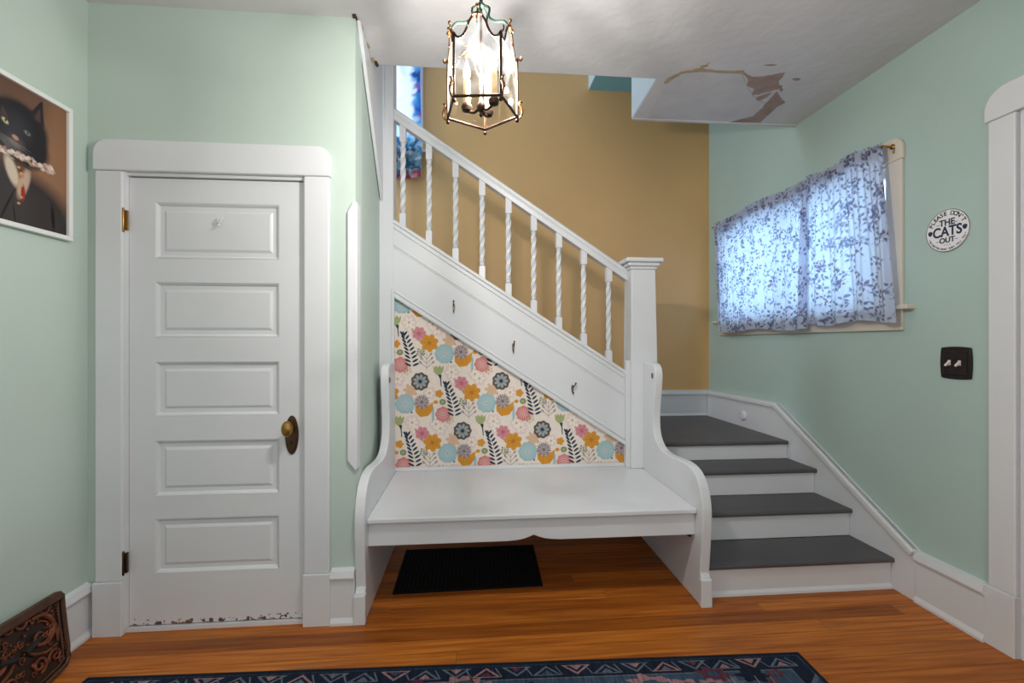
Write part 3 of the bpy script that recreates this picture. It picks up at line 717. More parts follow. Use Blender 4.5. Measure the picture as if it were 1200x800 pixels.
def motif(ox, oy):
    X = lambda x, y_: (ox + x * U, oy - y_ * U)
    add = wp.add
    # pale background blooms
    for x, y_, r_ in ((240, -70, 58), (-170, -20, 55), (70, 90, 48), (120, 330, 50), (-60, -400, 45)):
        c = X(x, y_); add(circ(*c, r_ * U, n=20, k=.12, petals=6), FL['palepink'], 1); petals(wp, *c, 0, r_ * U * .8, 6, 9 * U, FL['white'], 2); add(circ(*c, 12 * U, n=8), FL['peach'], 3)
    # light blue stem
    c = X(98, 250); add(circ(c[0], c[1], 14 * U, 60 * U, 12), FL['paleblue'], 1); stroke(wp, (c[0], c[1] - 60 * U), (c[0], c[1] + 50 * U), 5 * U, FL['dullblue'], 2)
    # peach star
    c = X(-72, 70); petals(wp, *c, 0, 60 * U, 7, 15 * U, FL['peach'], 2, .3)
    # twigs
    for tx, ty, mt, sc in ((50, -150, 'lilac', 1), (-5, -345, 'green', .75), (5, -215, 'sage', .55), (-100, -80, 'peach', .6), (-120, -90, 'sage', .5)):
        c = X(tx, ty + 60 * sc); stroke(wp, c, (c[0], c[1] + 130 * U * sc), 4 * U, FL[mt], 3)
        for k in range(3):
            for s in (-1, 1):
                p = (c[0], c[1] + (15 + 32 * k) * U * sc); q = (p[0] + s * (48 - 8 * k) * U * sc, p[1] + 42 * U * sc)
                stroke(wp, p, q, 4.5 * U, FL[mt], 3); add(circ(q[0], q[1], 9 * U * sc ** .5, 15 * U * sc, 8, -s * .7), FL[mt], 3)
    # large blue bloom
    c = X(-115, 172); add(circ(*c, 74 * U, n=40, k=.05, petals=10), FL['blue'], 4)
    for k in range(20):
        a = 2 * PI * k / 20; stroke(wp, (c[0] + 20 * U * math.cos(a), c[1] + 20 * U * math.sin(a)), (c[0] + 58 * U * math.cos(a), c[1] + 58 * U * math.sin(a)), 3.2 * U, FL['paleblue'], 5)
    add(circ(*c, 16 * U, n=10), FL['paleblue'], 6); add(circ(*c, 8 * U, n=8), FL['rose'], 7)
    # orange bowl bloom with lilac flower on top
    c = X(30, 208); add([(c[0] - 68 * U, c[1] + 40 * U), (c[0] - 30 * U, c[1] + 20 * U), (c[0], c[1] + 40 * U), (c[0] + 30 * U, c[1] + 20 * U), (c[0] + 70 * U, c[1] + 48 * U), (c[0] + 62 * U, c[1] - 20 * U), (c[0] + 30 * U, c[1] - 58 * U), (c[0] - 30 * U, c[1] - 66 * U), (c[0] - 66 * U, c[1] - 25 * U)][::-1], FL['orange'], 4)
    for k in range(5): stroke(wp, (c[0] + (k - 2) * 18 * U, c[1] - 45 * U), (c[0] + (k - 2) * 24 * U, c[1] - 2 * U), 3 * U, FL['deeporange'], 5)
    c = X(12, 158); petals(wp, *c, 5 * U, 58 * U, 9, 12 * U, FL['lilac'], 6, .2); petals(wp, *c, 25 * U, 62 * U, 9, 4 * U, FL['mauve'], 7, .2 + PI / 9); add(circ(*c, 13 * U, n=10), FL['mauve'], 8)
    # rose ragged flower
    c = X(15, 400); petals(wp, *c, 0, 56 * U, 7, 21 * U, FL['rose'], 4, .1); add(circ(*c, 15 * U, n=10), FL['deeprose'], 6)
    for k in range(7): a = .1 + 2 * PI * k / 7; stroke(wp, (c[0] + 14 * U * math.cos(a), c[1] + 14 * U * math.sin(a)), (c[0] + 38 * U * math.cos(a), c[1] + 38 * U * math.sin(a)), 4 * U, FL['deeprose'], 5)
    # orange six petal
    c = X(-230, 88); petals(wp, *c, 4 * U, 72 * U, 7, 24 * U, FL['orange'], 5, .3); add(circ(*c, 15 * U, n=10), FL['deeporange'], 7)
    for k in range(7): a = .3 + 2 * PI * k / 7; stroke(wp, (c[0] + 14 * U * math.cos(a), c[1] + 14 * U * math.sin(a)), (c[0] + 44 * U * math.cos(a), c[1] + 44 * U * math.sin(a)), 3.5 * U, FL['deeporange'], 6)
    # coral round
    c = X(-150, -130); add(circ(*c, 58 * U, n=32, k=.07, petals=8), FL['coral'], 5)
    for k in range(12): a = 2 * PI * k / 12; stroke(wp, (c[0] + 16 * U * math.cos(a), c[1] + 16 * U * math.sin(a)), (c[0] + 42 * U * math.cos(a), c[1] + 42 * U * math.sin(a)), 3 * U, FL['palepink'], 6)
    add(circ(*c, 11 * U, n=10), FL['palepink'], 7); add(circ(*c, 6 * U, n=8), FL['mauve'], 8)
    # charcoal bloom
    c = X(0, 0); add(circ(*c, 68 * U, n=36, k=.06, petals=9), FL['charcoal'], 6)
    petals(wp, *c, 16 * U, 56 * U, 9, 11 * U, FL['lightgrey'], 7); petals(wp, *c, 12 * U, 40 * U, 9, 4 * U, FL['dullblue'], 8, PI / 9); add(circ(*c, 12 * U, n=10), FL['navy'], 9)
    # navy fern
    base = X(-62, -118); tip = X(-125, -350)
    n = 9
    for k in range(n):
        t = k / (n - 1); bx_ = base[0] + (tip[0] - base[0]) * (t ** 1.5); by_ = base[1] + (tip[1] - base[1]) * t
        for s in (-1, 1):
            a = PI / 2 - s * (1.15 - .55 * t); L_ = (52 - 12 * t) * U
            cx_, cy_ = bx_ + math.cos(a) * L_ * .62, by_ + math.sin(a) * L_ * .62
            add(circ(cx_, cy_, L_ * .52, 8.0 * U, 8, a), FL['navy'], 8)
    add(circ(tip[0], tip[1] + 15 * U, 7 * U, 24 * U, 8, .25), FL['navy'], 8)
    # green tulip on a navy stem
    c = X(140, -85); add([(c[0] - 42 * U, c[1] + 34 * U), (c[0] - 36 * U, c[1] - 10 * U), (c[0] - 12 * U, c[1] - 36 * U), (c[0] + 14 * U, c[1] - 36 * U), (c[0] + 34 * U, c[1] - 8 * U), (c[0] + 42 * U, c[1] + 36 * U), (c[0] + 22 * U, c[1] + 20 * U), (c[0] + 10 * U, c[1] + 40 * U), (c[0] - 4 * U, c[1] + 22 * U), (c[0] - 20 * U, c[1] + 40 * U), (c[0] - 26 * U, c[1] + 22 * U)], FL['green'], 6)
    add([(c[0] - 4 * U, c[1] - 34 * U), (c[0] + 24 * U, c[1] - 34 * U), (c[0] + 20 * U, c[1] - 64 * U), (c[0] + 24 * U, c[1] - 125 * U), (c[0] + 18 * U, c[1] - 125 * U), (c[0] + 12 * U, c[1] - 66 * U)], FL['navy'], 6)
    # small ones
    c = X(-180, -290); petals(wp, *c, 0, 32 * U, 5, 14 * U, FL['orange'], 7)
    c = X(-153, -225); add(circ(*c, 25 * U, 23 * U, 12), FL['sage'], 7); add(circ(*c, 14 * U, n=8), FL['green'], 8)
    c = X(-205, -225); add(circ(*c, 18 * U, 14 * U, 10), FL['orange'], 7)
    c = X(-65, 236); add(circ(*c, 10 * U, n=8), FL['dullblue'], 7)
D0 = onY(542, 504.5, YS)
for i in range(-4, 5):
    for j in range(-5, 6):
        ox = D0[0] + i * .518 + j * .249; oy = D0[2] + j * .319 
        if -1.2 < ox < 1.6 and 0 < oy < 2.2: motif(ox, oy)
o = wp.build('wallpaper', wb); o['label'] = 'cream wallpaper printed with orange, pink, blue and charcoal flowers'

# ---- coat hooks on the stringer
def hook_at(x, z, label, flip):
    t = thing('coat_hook', (x, YS - .022, z), label, 'hook', 'coat hooks on the stair stringer')
    bm = B(); y_ = YS - .022
    prism(bm, circ(x, z + .004, .0085, .026, 14), 'y', y_ - .003, y_); obj('back_plate', bm, M['nickel'], t)
    bm = B(); tube(bm, catmull([(x, y_, z + .012), (x, y_ - .020, z + .014), (x + flip * .004, y_ - .034, z + .026), (x + flip * .008, y_ - .030, z + .038)], 4), .0038, 7)
    tube(bm, catmull([(x, y_, z - .012), (x, y_ - .012, z - .022), (x, y_ - .022, z - .030), (x, y_ - .030, z - .020)], 4), .0036, 7)
    ball(bm, (x + flip * .008, y_ - .030, z + .040), .006); ball(bm, (x, y_ - .030, z - .019), .005)
    obj('prong', bm, M['bronze'], t, smooth=True)
hook_at(-.131, 1.500, 'small nickel coat hook highest up on the stair stringer', 0)
hook_at(.249, 1.245, 'small nickel coat hook midway along the stair stringer', .6)
hook_at(.637, .975, 'small nickel coat hook lowest on the stair stringer beside the newel', 2)
# round outlet-like disc on the skirt board
t = thing('door_bumper', (XR - .03, 3.489, .687), 'small round white plastic bumper on the skirt board above the landing', 'bumper')
bm = B(); lathe(bm, [(.040, 0), (.040, -.010), (.032, -.020), (.012, -.024)], (XR - .03, 3.489, .69), 20, 'x'); obj('disc', bm, M['plastic'], t, smooth=True)
bm = B(); lathe(bm, [(.004, 0), (.004, -.003)], (XR - .052, 3.50, .705), 8, 'x'); obj('screw', bm, M['nickel'], t)

# ================================================================== CURTAINS
def grid_mesh(name, nu, nv, fn, colors, mat, parent=None):
    us = np.linspace(0, 1, nu); vs = np.linspace(0, 1, nv); Ug, Vg = np.meshgrid(us, vs)
    co = np.stack(fn(Ug, Vg), -1).reshape(-1, 3)
    if parent: co = co - np.array(origin(parent))
    idx = np.arange(nu * nv).reshape(nv, nu)
    faces = np.stack([idx[:-1, :-1], idx[:-1, 1:], idx[1:, 1:], idx[1:, :-1]], -1).reshape(-1, 4)
    me = bpy.data.meshes.new(name); me.vertices.add(len(co)); me.vertices.foreach_set('co', co.ravel())
    me.loops.add(faces.size); me.loops.foreach_set('vertex_index', faces.ravel().astype(np.int32))
    me.polygons.add(len(faces)); me.polygons.foreach_set('loop_start', np.arange(0, faces.size, 4, dtype=np.int32)); me.polygons.foreach_set('loop_total', np.full(len(faces), 4, dtype=np.int32))
    me.polygons.foreach_set('use_smooth', np.ones(len(faces), dtype=bool))
    me.update(); me.validate()
    if colors is not None:
        a = me.attributes.new('print', 'FLOAT_COLOR', 'POINT'); c = np.concatenate([colors.reshape(-1, 3), np.ones((nu * nv, 1))], 1)
        a.data.foreach_set('color', c.astype(np.float32).ravel())
    me.materials.append(mat)
    o = bpy.data.objects.new(name, me); COL.objects.link(o)
    if parent: o.parent = parent
    return o
def canvas(nu, nv, w_, h_, bg):
    xs = np.linspace(0, w_, nu); ys = np.linspace(0, h_, nv); Xg, Yg = np.meshgrid(xs, ys)
    img = np.ones((nv, nu, 3)) * np.array(lin(bg)); return img, Xg, Yg
def dab(cv, cx, cy, rx, ry, rot, c, soft=.15, alpha=1.0):
    img, X, Y = cv; R = max(rx, ry) * (1.1 + soft)
    nu = X.shape[1]; nv = X.shape[0]; dx = X[0, 1] - X[0, 0]; dy = Y[1, 0] - Y[0, 0]
    i0 = max(0, int((cx - R - X[0, 0]) / dx)); i1 = min(nu, int((cx + R - X[0, 0]) / dx) + 2)
    j0 = max(0, int((cy - R - Y[0, 0]) / dy)); j1 = min(nv, int((cy + R - Y[0, 0]) / dy) + 2)
    if i0 >= i1 or j0 >= j1: return
    x = X[j0:j1, i0:i1] - cx; y_ = Y[j0:j1, i0:i1] - cy; c_, s_ = math.cos(rot), math.sin(rot)
    d = np.sqrt(((x * c_ + y_ * s_) / rx) ** 2 + ((-x * s_ + y_ * c_) / ry) ** 2)
    m = np.clip((1 + soft / 2 - d) / soft, 0, 1)[..., None] * alpha
    img[j0:j1, i0:i1] = img[j0:j1, i0:i1] * (1 - m) + np.array(lin(c)) * m

rod = thing('curtain_rod', (XR - .05, 3.0, 2.305), 'thin brass curtain rod over the right wall window', 'curtain rod')
bm = B(); tube(bm, [(XR - .070, 2.20, 2.305), (XR - .070, 3.87, 2.305)], .006, 10); obj('rod', bm, M['brass'], rod, smooth=True)
for y_ in (2.19, 3.875):
    bm = B(); lathe(bm, [(.014, 0), (.014, -.004), (.006, -.008), (.005, -.032)], (XR - .022, y_ , 2.300), 12, 'x')
    tube(bm, catmull([(XR - .070, y_ + .03, 2.305), (XR - .070, y_ + .012, 2.308), (XR - .054, y_, 2.300)], 4), .005, 8)
    tube(bm, [(XR - .024, y_ - .012, 2.288), (XR - .030, y_ - .012, 2.272), (XR - .028, y_ - .010, 2.262)], .003, 6)
    obj('bracket', bm, M['brass'], rod, smooth=True)
def curtain(name, label, ya, yb, yab, ybb, za, zb, seed, nfold, zbot):
    w_ = 1.25 * abs(yb - ya); h_ = .93; nu, nv = int(w_ / .0032), 290
    cv = canvas(nu, nv, w_, h_, (214, 222, 238)); rs = random.Random(seed)
    def leaf(x_, y_, L_, W_, a, c):
        # a pointed leaf: three overlapping dabs narrowing to the tip
        for q, f in ((-.25, .8), (.05, 1), (.4, .62), (.7, .3)): dab(cv, x_ + math.cos(a) * q * L_, y_ + math.sin(a) * q * L_, L_ * .42, W_ * f, a, c, .3, .75)
    for k in range(int(470 * w_)):
        cx, cy = rs.uniform(0, w_), rs.uniform(0, h_)
        c = rs.choice([(124, 132, 164), (140, 146, 176), (108, 112, 144), (160, 164, 192), (130, 118, 142)])
        a0 = rs.uniform(0, 2 * PI); s = rs.uniform(.9, 1.35)
        for q in range(rs.choice((2, 3, 4))):
            a = a0 + q * 1.5 + rs.uniform(-.3, .3); leaf(cx + math.cos(a) * .017 * s, cy + math.sin(a) * .017 * s, .013 * s, .0068 * s, a, c)
        for q in range(4): dab(cv, cx - math.cos(a0) * q * .007, cy - math.sin(a0 + q * .15) * q * .007, .004, .0016, a0, c, .5, .8)
    for k in range(int(380 * w_)):
        dab(cv, rs.uniform(0, w_), rs.uniform(0, h_), rs.uniform(.003, .006), .003, rs.uniform(0, 3), (158, 162, 192), .5, .7)
    def fn(U_, V_):
        top = V_  # v = 0 bottom, 1 top
        y_ = (yab + (ybb - yab) * U_) * (1 - V_) + (ya + (yb - ya) * U_) * V_
        amp = .007 + .010 * (1 - V_)
        ph = 2 * PI * nfold * U_ + .6 * np.sin(5 * U_ + seed)
        x = XR - .078 + amp * np.sin(ph) * np.clip(1.15 - V_, .35, 1) + .004 * np.sin(3.3 * ph + 2 * V_)
        near = np.clip(1 - np.abs(V_ - .955) / .03, 0, 1)
        x = x + (np.where(V_ > .90, 1, 0)) * .006 * np.sin(6.2 * ph + 9 * V_) - near * .006
        z = zbot + .012 * np.sin(3 * PI * U_ + seed) + V_ * (2.335 - zbot) + np.where(V_ > .97, .006 * np.sin(9 * ph), 0)
        return x, y_, z
    # gather darkens the cloth where it is doubled: heading tape and hems are a second layer of cloth
    o = grid_mesh(name, nu, nv, fn, cv[0], M['curtain'])
    tag(o, label, 'curtain', 'voile curtains at the right wall window')
    def sub(u0, u1, v0, v1, nm, off):
        f2 = lambda U_, V_: (lambda r_: (r_[0] + off, r_[1], r_[2]))(fn(u0 + (u1 - u0) * U_, v0 + (v1 - v0) * V_))
        a, b = max(3, int(nu * (u1 - u0))), max(3, int(nv * (v1 - v0)))
        j0 = int(v0 * (nv - 1)); i0 = int(u0 * (nu - 1)); col = cv[0][j0:j0 + b, i0:i0 + a][:, ::-1]
        b, a = col.shape[:2]
        grid_mesh(nm, a, b, f2, np.ascontiguousarray(col), M['curtain'], o)
    sub(0, 1, .905, 1, 'rod_pocket', .012)
    sub(0, 1, 0, .055, 'bottom_hem', .004)
    sub(0, .04, .055, .905, 'side_hem', .004); sub(.955, 1, .055, .905, 'side_hem', .004)
    return o
curtain('curtain', 'far left window curtain panel in white voile with grey blue leaf print', 3.86, 2.735, 3.80, 2.745, 0, 0, 3, 9, 1.372)
curtain('curtain', 'near right window curtain panel in white voile, hanging past the cream casing', 2.735, 2.205, 2.755, 2.125, 0, 0, 8, 4, 1.392)

# upper tie-dyed curtain
def upcurtain():
    nu, nv = 150, 260; w_, h_ = .85, 1.65
    cv = canvas(nu, nv, w_, h_, (238, 232, 244)); rs = random.Random(5)
    pal = [(250, 246, 250), (236, 206, 224), (200, 190, 226), (250, 240, 246), (170, 214, 232), (222, 180, 206)]
    for k in range(500): dab(cv, rs.uniform(0, .70), rs.uniform(.15, h_), rs.uniform(.02, .06), rs.uniform(.02, .07), rs.uniform(0, 3), rs.choice(pal), 1.2, .6)
    for k in range(220): dab(cv, rs.gauss(.838, .016), rs.uniform(.2, h_), rs.uniform(.01, .03), rs.uniform(.02, .06), rs.uniform(0, 3), rs.choice([(38, 96, 178), (52, 128, 204), (96, 178, 220), (28, 66, 140), (150, 80, 160)]), 1.0, .8)
    for k in range(50): dab(cv, rs.uniform(.45, .85), rs.uniform(.20, .50), rs.uniform(.02, .05), rs.uniform(.02, .05), rs.uniform(0, 3), rs.choice([(120, 196, 226), (70, 160, 210), (210, 232, 244)]), 1.0, .7)
    for k in range(160): dab(cv, rs.uniform(.50, .85), rs.uniform(.04, .34), rs.uniform(.01, .03), rs.uniform(.01, .03), rs.uniform(0, 3), rs.choice([(30, 84, 120), (44, 110, 150), (24, 60, 92), (92, 110, 124), (120, 160, 180)]), .6, .85)
    for k in range(90): dab(cv, rs.uniform(0, .85), rs.uniform(0, .05), rs.uniform(.01, .03), .02, 0, rs.choice([(180, 90, 120), (150, 60, 96), (40, 70, 110), (200, 130, 150)]), .8, .9)
    def fn(U_, V_):
        ph = U_ * 30
        return (-1.30 + .835 * U_ + .012 * np.sin(9 * V_) * U_ * .5, YB - .085 + .012 * np.sin(ph), 2.715 + .008 * np.sin(U_ * 14) + V_ * 1.68)
    o = grid_mesh('curtain', nu, nv, fn, cv[0], M['curtain'])
    tag(o, 'pink, white and blue tie dyed curtain at the upper stair window', 'curtain')
    return o
uc = upcurtain()
bm = B(); tube(bm, [(-1.38, YB - .085, 4.39), (-.40, YB - .085, 4.39)], .008, 10); o = obj('curtain_rod', bm, M['white'], None, smooth=True)
tag(o, 'white rod carrying the tie dyed curtain at the upper stair window', 'curtain rod')
for x_ in (-1.37, -.41):
    bm = B(); tube(bm, [(x_, YB - .085, 4.39), (x_, YB, 4.39)], .006, 8); obj('bracket', bm, M['white'], o)

# ================================================================== LANTERN
LX, LY = .020, 1.378; RL = .114; Z0, Z1, ZP = 1.978, 2.160, 2.214
ln = thing('hanging_lantern', (LX, LY, Z0), 'bronze five sided lantern with glass panes and three candle bulbs hanging from the ceiling', 'lamp')
A0 = math.radians(82.5)
V5 = [(LX + RL * math.cos(A0 + 2 * PI * k / 5), LY + RL * math.sin(A0 + 2 * PI * k / 5)) for k in range(5)]
for k in range(5):
    x, y_ = V5[k]; ux, uy = (x - LX) / RL, (y_ - LY) / RL
    bm = B(); tube(bm, [(x, y_, Z0), (x, y_, Z1)], .0042, 6); ball(bm, (x, y_, Z0 - .010), .006)
    lathe(bm, [(.0028, -.014), (.0028, 0)], (x, y_, Z0), 6)
    obj('corner_post', bm, M['lantmetal'], ln, smooth=True)
    # leaf scroll at the foot and small curl at the top of each post
    bm = B()
    tube(bm, catmull([(x + ux * o_, y_ + uy * o_, Z0 + z) for o_, z in ((.003, -.004), (.012, .004), (.016, .018), (.012, .032), (.007, .040), (.010, .050), (.018, .050))], 4), [.0022 + .0030 * math.sin(PI * i / 24) for i in range(25)], 6)
    obj('leaf_scroll', bm, M['lantgold'], ln, smooth=True); bm = B()
    tube(bm, catmull([(x + ux * o_, y_ + uy * o_, Z1 + z) for o_, z in ((.002, .002), (.010, -.004), (.016, .002), (.012, .010))], 4), .0026, 6)
    obj('top_curl', bm, M['lantgold'], ln, smooth=True)
    # face arch
    x2, y2 = V5[(k + 1) % 5]; mx_, my_ = (x + x2) / 2, (y_ + y2) / 2
    prof5 = [(0, 0), (.07, -.012), (.17, -.010), (.26, .008), (.32, .030), (.42, .050), (.5, .056), (.58, .050), (.68, .030), (.74, .008), (.83, -.010), (.93, -.012), (1, 0)]
    arcp = catmull([(x + (x2 - x) * t_, y_ + (y2 - y_) * t_, Z1 + z) for t_, z in prof5], 4)
    bm = B(); tube(bm, arcp, .0036, 6); obj('arched_rail', bm, M['lantmetal'], ln, smooth=True)
    bm = B(); tube(bm, [(x, y_, Z0 + .002), (x2, y2, Z0 + .002)], .0042, 6); obj('bottom_rail', bm, M['lantmetal'], ln, smooth=True)
    bm = B(); nx_, ny_ = (mx_ - LX), (my_ - LY); nl = math.hypot(nx_, ny_); nx_ /= nl; ny_ /= nl
    tube(bm, [(mx_, my_, ZP), (mx_ + nx_ * .003, my_ + ny_ * .003, ZP + .016)], .002, 6); ball(bm, (mx_ + nx_ * .003, my_ + ny_ * .003, ZP + .020), .0055)
    for s in (-.9, 0, .9):
        tx, ty = -ny_, nx_
        tube(bm, [(mx_ + nx_ * .004 + tx * s * .004, my_ + ny_ * .004 + ty * s * .004, ZP - .002), (mx_ + nx_ * .008 + tx * s * .014, my_ + ny_ * .008 + ty * s * .014, ZP - .014 + abs(s) * .008), (mx_ + nx_ * .005 + tx * s * .016, my_ + ny_ * .005 + ty * s * .016, ZP - .022 + abs(s) * .014)], [.003, .0045, .0015], 6)
    obj('leaf_finial', bm, M['lantgold'], ln, smooth=True)
    # glass pane following the arch
    bm = B(); ins = .003
    front = [bm.verts.new((p[0] - nx_ * ins, p[1] - ny_ * ins, p[2] - .001)) for p in arcp]
    b1 = bm.verts.new((x2 - nx_ * ins, y2 - ny_ * ins, Z0 + .003)); b0_ = bm.verts.new((x - nx_ * ins, y_ - ny_ * ins, Z0 + .003))
    bm.faces.new(front + [b1, b0_]); obj('glass_pane', bm, M['lglass'], ln)
    # crown strap
    bm = B(); q = [(nl * RL / RL, ZP - .004)]
    tube(bm, catmull([(LX + nx_ * rr, LY + ny_ * rr, z) for rr, z in ((nl, ZP), (nl * .82, ZP + .022), (nl * .5, ZP + .030), (nl * .28, ZP + .050), (nl * .30, ZP + .075), (.006, ZP + .088))], 4), .0036, 6)
    obj('crown_strap', bm, M['verdigris'], ln, smooth=True)
bm = B(); lathe(bm, [(.004, 0), (.012, .006), (.013, .012), (.006, .020), (.004, .034)], (LX, LY, ZP + .078), 12)
tube(bm, [(LX + .009 * math.cos(a), LY, ZP + .118 + .010 * math.sin(a)) for a in np.linspace(0, 2 * PI, 15)[:-1]], .0025, 6, closed=True)
obj('crown_hub', bm, M['verdigris'], ln, smooth=True)
zc = ZP + .134; k = 0
bm = B()
while zc < ZC - .03:
    pts = [(.0065 * math.cos(a), .013 * math.sin(a)) for a in np.linspace(0, 2 * PI, 11)[:-1]]
    tube(bm, [((LX + p[0], LY, zc + p[1]) if k % 2 else (LX, LY + p[0], zc + p[1])) for p in pts], .0022, 5, closed=True)
    zc += .021; k += 1
obj('chain', bm, M['verdigris'], ln, smooth=True)
bm = B(); lathe(bm, [(.006, -.035), (.02, -.028), (.05, -.012), (.06, 0)], (LX, LY, ZC), 24); obj('ceiling_canopy', bm, M['lantmetal'], ln, smooth=True)
bm = B(); lathe(bm, [(.002, -.034), (.006, -.028), (.004, -.020), (.012, -.012), (.014, .0), (.008, .012), (.004, .03), (.004, ZP - Z0 + .07)], (LX, LY, Z0 + .02), 12)
obj('centre_rod', bm, M['lantmetal'], ln, smooth=True)
for k, a in enumerate((math.radians(-38), math.radians(158), math.radians(62))):
    rr = .047; cx_, cy_ = LX + rr * math.cos(a), LY + rr * math.sin(a)
    bm = B(); tube(bm, catmull([(LX, LY, Z0 + .018), (LX + rr * .5 * math.cos(a), LY + rr * .5 * math.sin(a), Z0 + .004), (cx_, cy_, Z0 + .014)], 4), .0045, 7)
    lathe(bm, [(.005, 0), (.014, .004), (.017, .014), (.017, .018), (.012, .026)], (cx_, cy_, Z0 + .008), 14)
    arm = obj('candle_arm', bm, M['lantmetal'], ln, smooth=True)
    bm = B(); lathe(bm, [(.0105, .0), (.0105, .072), (.0095, .076)], (cx_, cy_, Z0 + .032), 14)
    obj('candle_sleeve', bm, M['ivory'], arm, smooth=True)
    bm = B(); lathe(bm, [(.006, 0), (.0095, .008), (.0115, .020), (.010, .034), (.006, .048), (.002, .060)], (cx_, cy_, Z0 + .106), 12)
    obj('flame_bulb', bm, M['bulb'], arm, smooth=True)
    l = bpy.data.lights.new('bulb_light', 'POINT'); l.energy = 20.0; l.color = (1.0, .95, .89); l.shadow_soft_size = .008
    lo_ = bpy.data.objects.new('bulb_light', l); COL.objects.link(lo_); lo_.location = (cx_, cy_, Z0 + .130)

# ================================================================== RIGHT WALL SIGN AND SWITCH
sy, sz = 1.930, 1.800
sg = thing('round_sign', (XR - .004, sy, sz), 'round white enamel sign about the cats beside the window', 'sign')
bm = B(); prism(bm, circ(sy, sz, .098, n=48), 'x', XR - .008, XR); obj('sign_plate', bm, flat('enamel_white', (246, 246, 250), .35), sg, bevel=.002)
navy = flat('sign_navy', (40, 50, 78)); rim = flat('sign_rim', (96, 80, 90))
bm = B(); tube(bm, [(XR - .0075, sy + .0965 * math.cos(a), sz + .0965 * math.sin(a)) for a in np.linspace(0, 2 * PI, 49)[:-1]], .0016, 6, closed=True); obj('rim', bm, rim, sg)
RY = Matrix(((0, 0, -1), (-1, 0, 0), (0, 1, 0))).to_4x4()   # text x -> -y, text y -> +z, normal -> -x
def text_mesh(s, size, sx=1.0, bold=.0):
    cu = bpy.data.curves.new('lettering', 'FONT'); cu.body = s; cu.size = size; cu.align_x = 'CENTER'; cu.align_y = 'CENTER'; cu.extrude = .0006; cu.offset = bold
    o = bpy.data.objects.new('tmp_text', cu); COL.objects.link(o)
    dg = bpy.context.evaluated_depsgraph_get(); me = bpy.data.meshes.new_from_object(o.evaluated_get(dg)); bpy.data.objects.remove(o)
    bm = B(); bm.from_mesh(me); bpy.data.meshes.remove(me)
    for v in bm.verts: v.co.x *= sx
    return bm
def put(bm_all, s, size, u, v, rot=0, sx=1.0, bold=0):
    t_ = text_mesh(s, size, sx, bold)
    T = Matrix.Translation((XR - .0088, sy - u, sz + v)) @ RY @ Matrix.Rotation(rot, 4, 'Z')
    bmesh.ops.transform(t_, matrix=T, verts=t_.verts)
    me = bpy.data.meshes.new('t'); t_.to_mesh(me); t_.free(); bm_all.from_mesh(me); bpy.data.meshes.remove(me)
bm = B()
put(bm, 'THE', .040, 0, .037, 0, .95, .0009); put(bm, 'CATS', .064, 0, -.005, 0, .84, .0014); put(bm, 'OUT', .034, 0, -.045, 0, .95, .0008)
def arc_text(s, size, R, a_mid, step, top=True):
    n = len(s)
    for i, ch in enumerate(s):
        if ch == ' ': continue
        off = (i - (n - 1) / 2) * step
        a = a_mid - off if top else a_mid + off
        put(bm, ch, size, R * math.cos(a), R * math.sin(a), (a - PI / 2) if top else (a + PI / 2), 1.0, .0004 if size > .02 else 0)
arc_text("PLEASE DON'T", .027, .079, PI / 2, .205)
arc_text('NO MATTER WHAT THEY TELL YOU', .0125, .086, -PI / 2, .082, False)
obj('lettering', bm, navy, sg, fix=False)
def disc(name, parts):
    bm = B()
    for u, v, a, b in parts: prism(bm, [(sy - p[0], sz + p[1]) for p in circ(u, v, a, b, 12)], 'x', XR - .0092, XR - .0078)
    return obj(name, bm, navy, sg)
for s in (-1, 1):
    disc('paw_print', [(s * .077, -.003, .0085, .0075)] + [(s * .077 + .0085 * math.sin(k), -.001 + .0095 * math.cos(k), .0030, .0040) for k in (-1.1, -.4, .4, 1.1)])
    disc('dot', [(s * .080, -.028, .002, .002)]); disc('rule_line', [(s * .040, .032, .010, .0009)]); disc('rule_line', [(s * .042, -.046, .010, .0009)])
for k in (-1, 0, 1): disc('dot', [(k * .012, -.066, .002, .002)])

sw = thing('light_switch', (XR, 1.893, 1.186), 'dark double light switch plate with two white toggles below the sign', 'switch')
yc, zc_ = 1.893, 1.186
def squircle(hy, hz, bul): 
    P = []
    for a, b in (((-1, -1), (1, -1)), ((1, -1), (1, 1)), ((1, 1), (-1, 1)), ((-1, 1), (-1, -1))):
        for k in range(6):
            t_ = k / 6; x = a[0] + (b[0] - a[0]) * t_; y_ = a[1] + (b[1] - a[1]) * t_
            bx_ = bul * (1 - (2 * t_ - 1) ** 2); nx_ = (a[0] + b[0]) / 2; ny_ = (a[1] + b[1]) / 2
            P.append((yc + hy * (x + nx_ * bx_), zc_ + hz * (y_ + ny_ * bx_)))
    return P
bm = B(); prism(bm, squircle(.064, .070, .07), 'x', XR - .010, XR); p_ = obj('plate', bm, M['switch'], sw, bevel=.004)
bm = B(); prism(bm, squircle(.050, .055, .0), 'x', XR - .014, XR - .009); obj('inner_plate', bm, M['switch'], sw, bevel=.003)
for d_ in (-.022, .022):
    bm = B(); box(bm, XR - .016, XR - .013, yc + d_ - .006, yc + d_ + .006, zc_ - .012, zc_ + .012)
    prism(bm, [(XR - .014, zc_ - .004), (XR - .034, zc_ - .016), (XR - .036, zc_ - .009), (XR - .014, zc_ + .010)], 'y', yc + d_ - .0045, yc + d_ + .0045)
    obj('toggle', bm, M['toggle'], sw, bevel=.001)

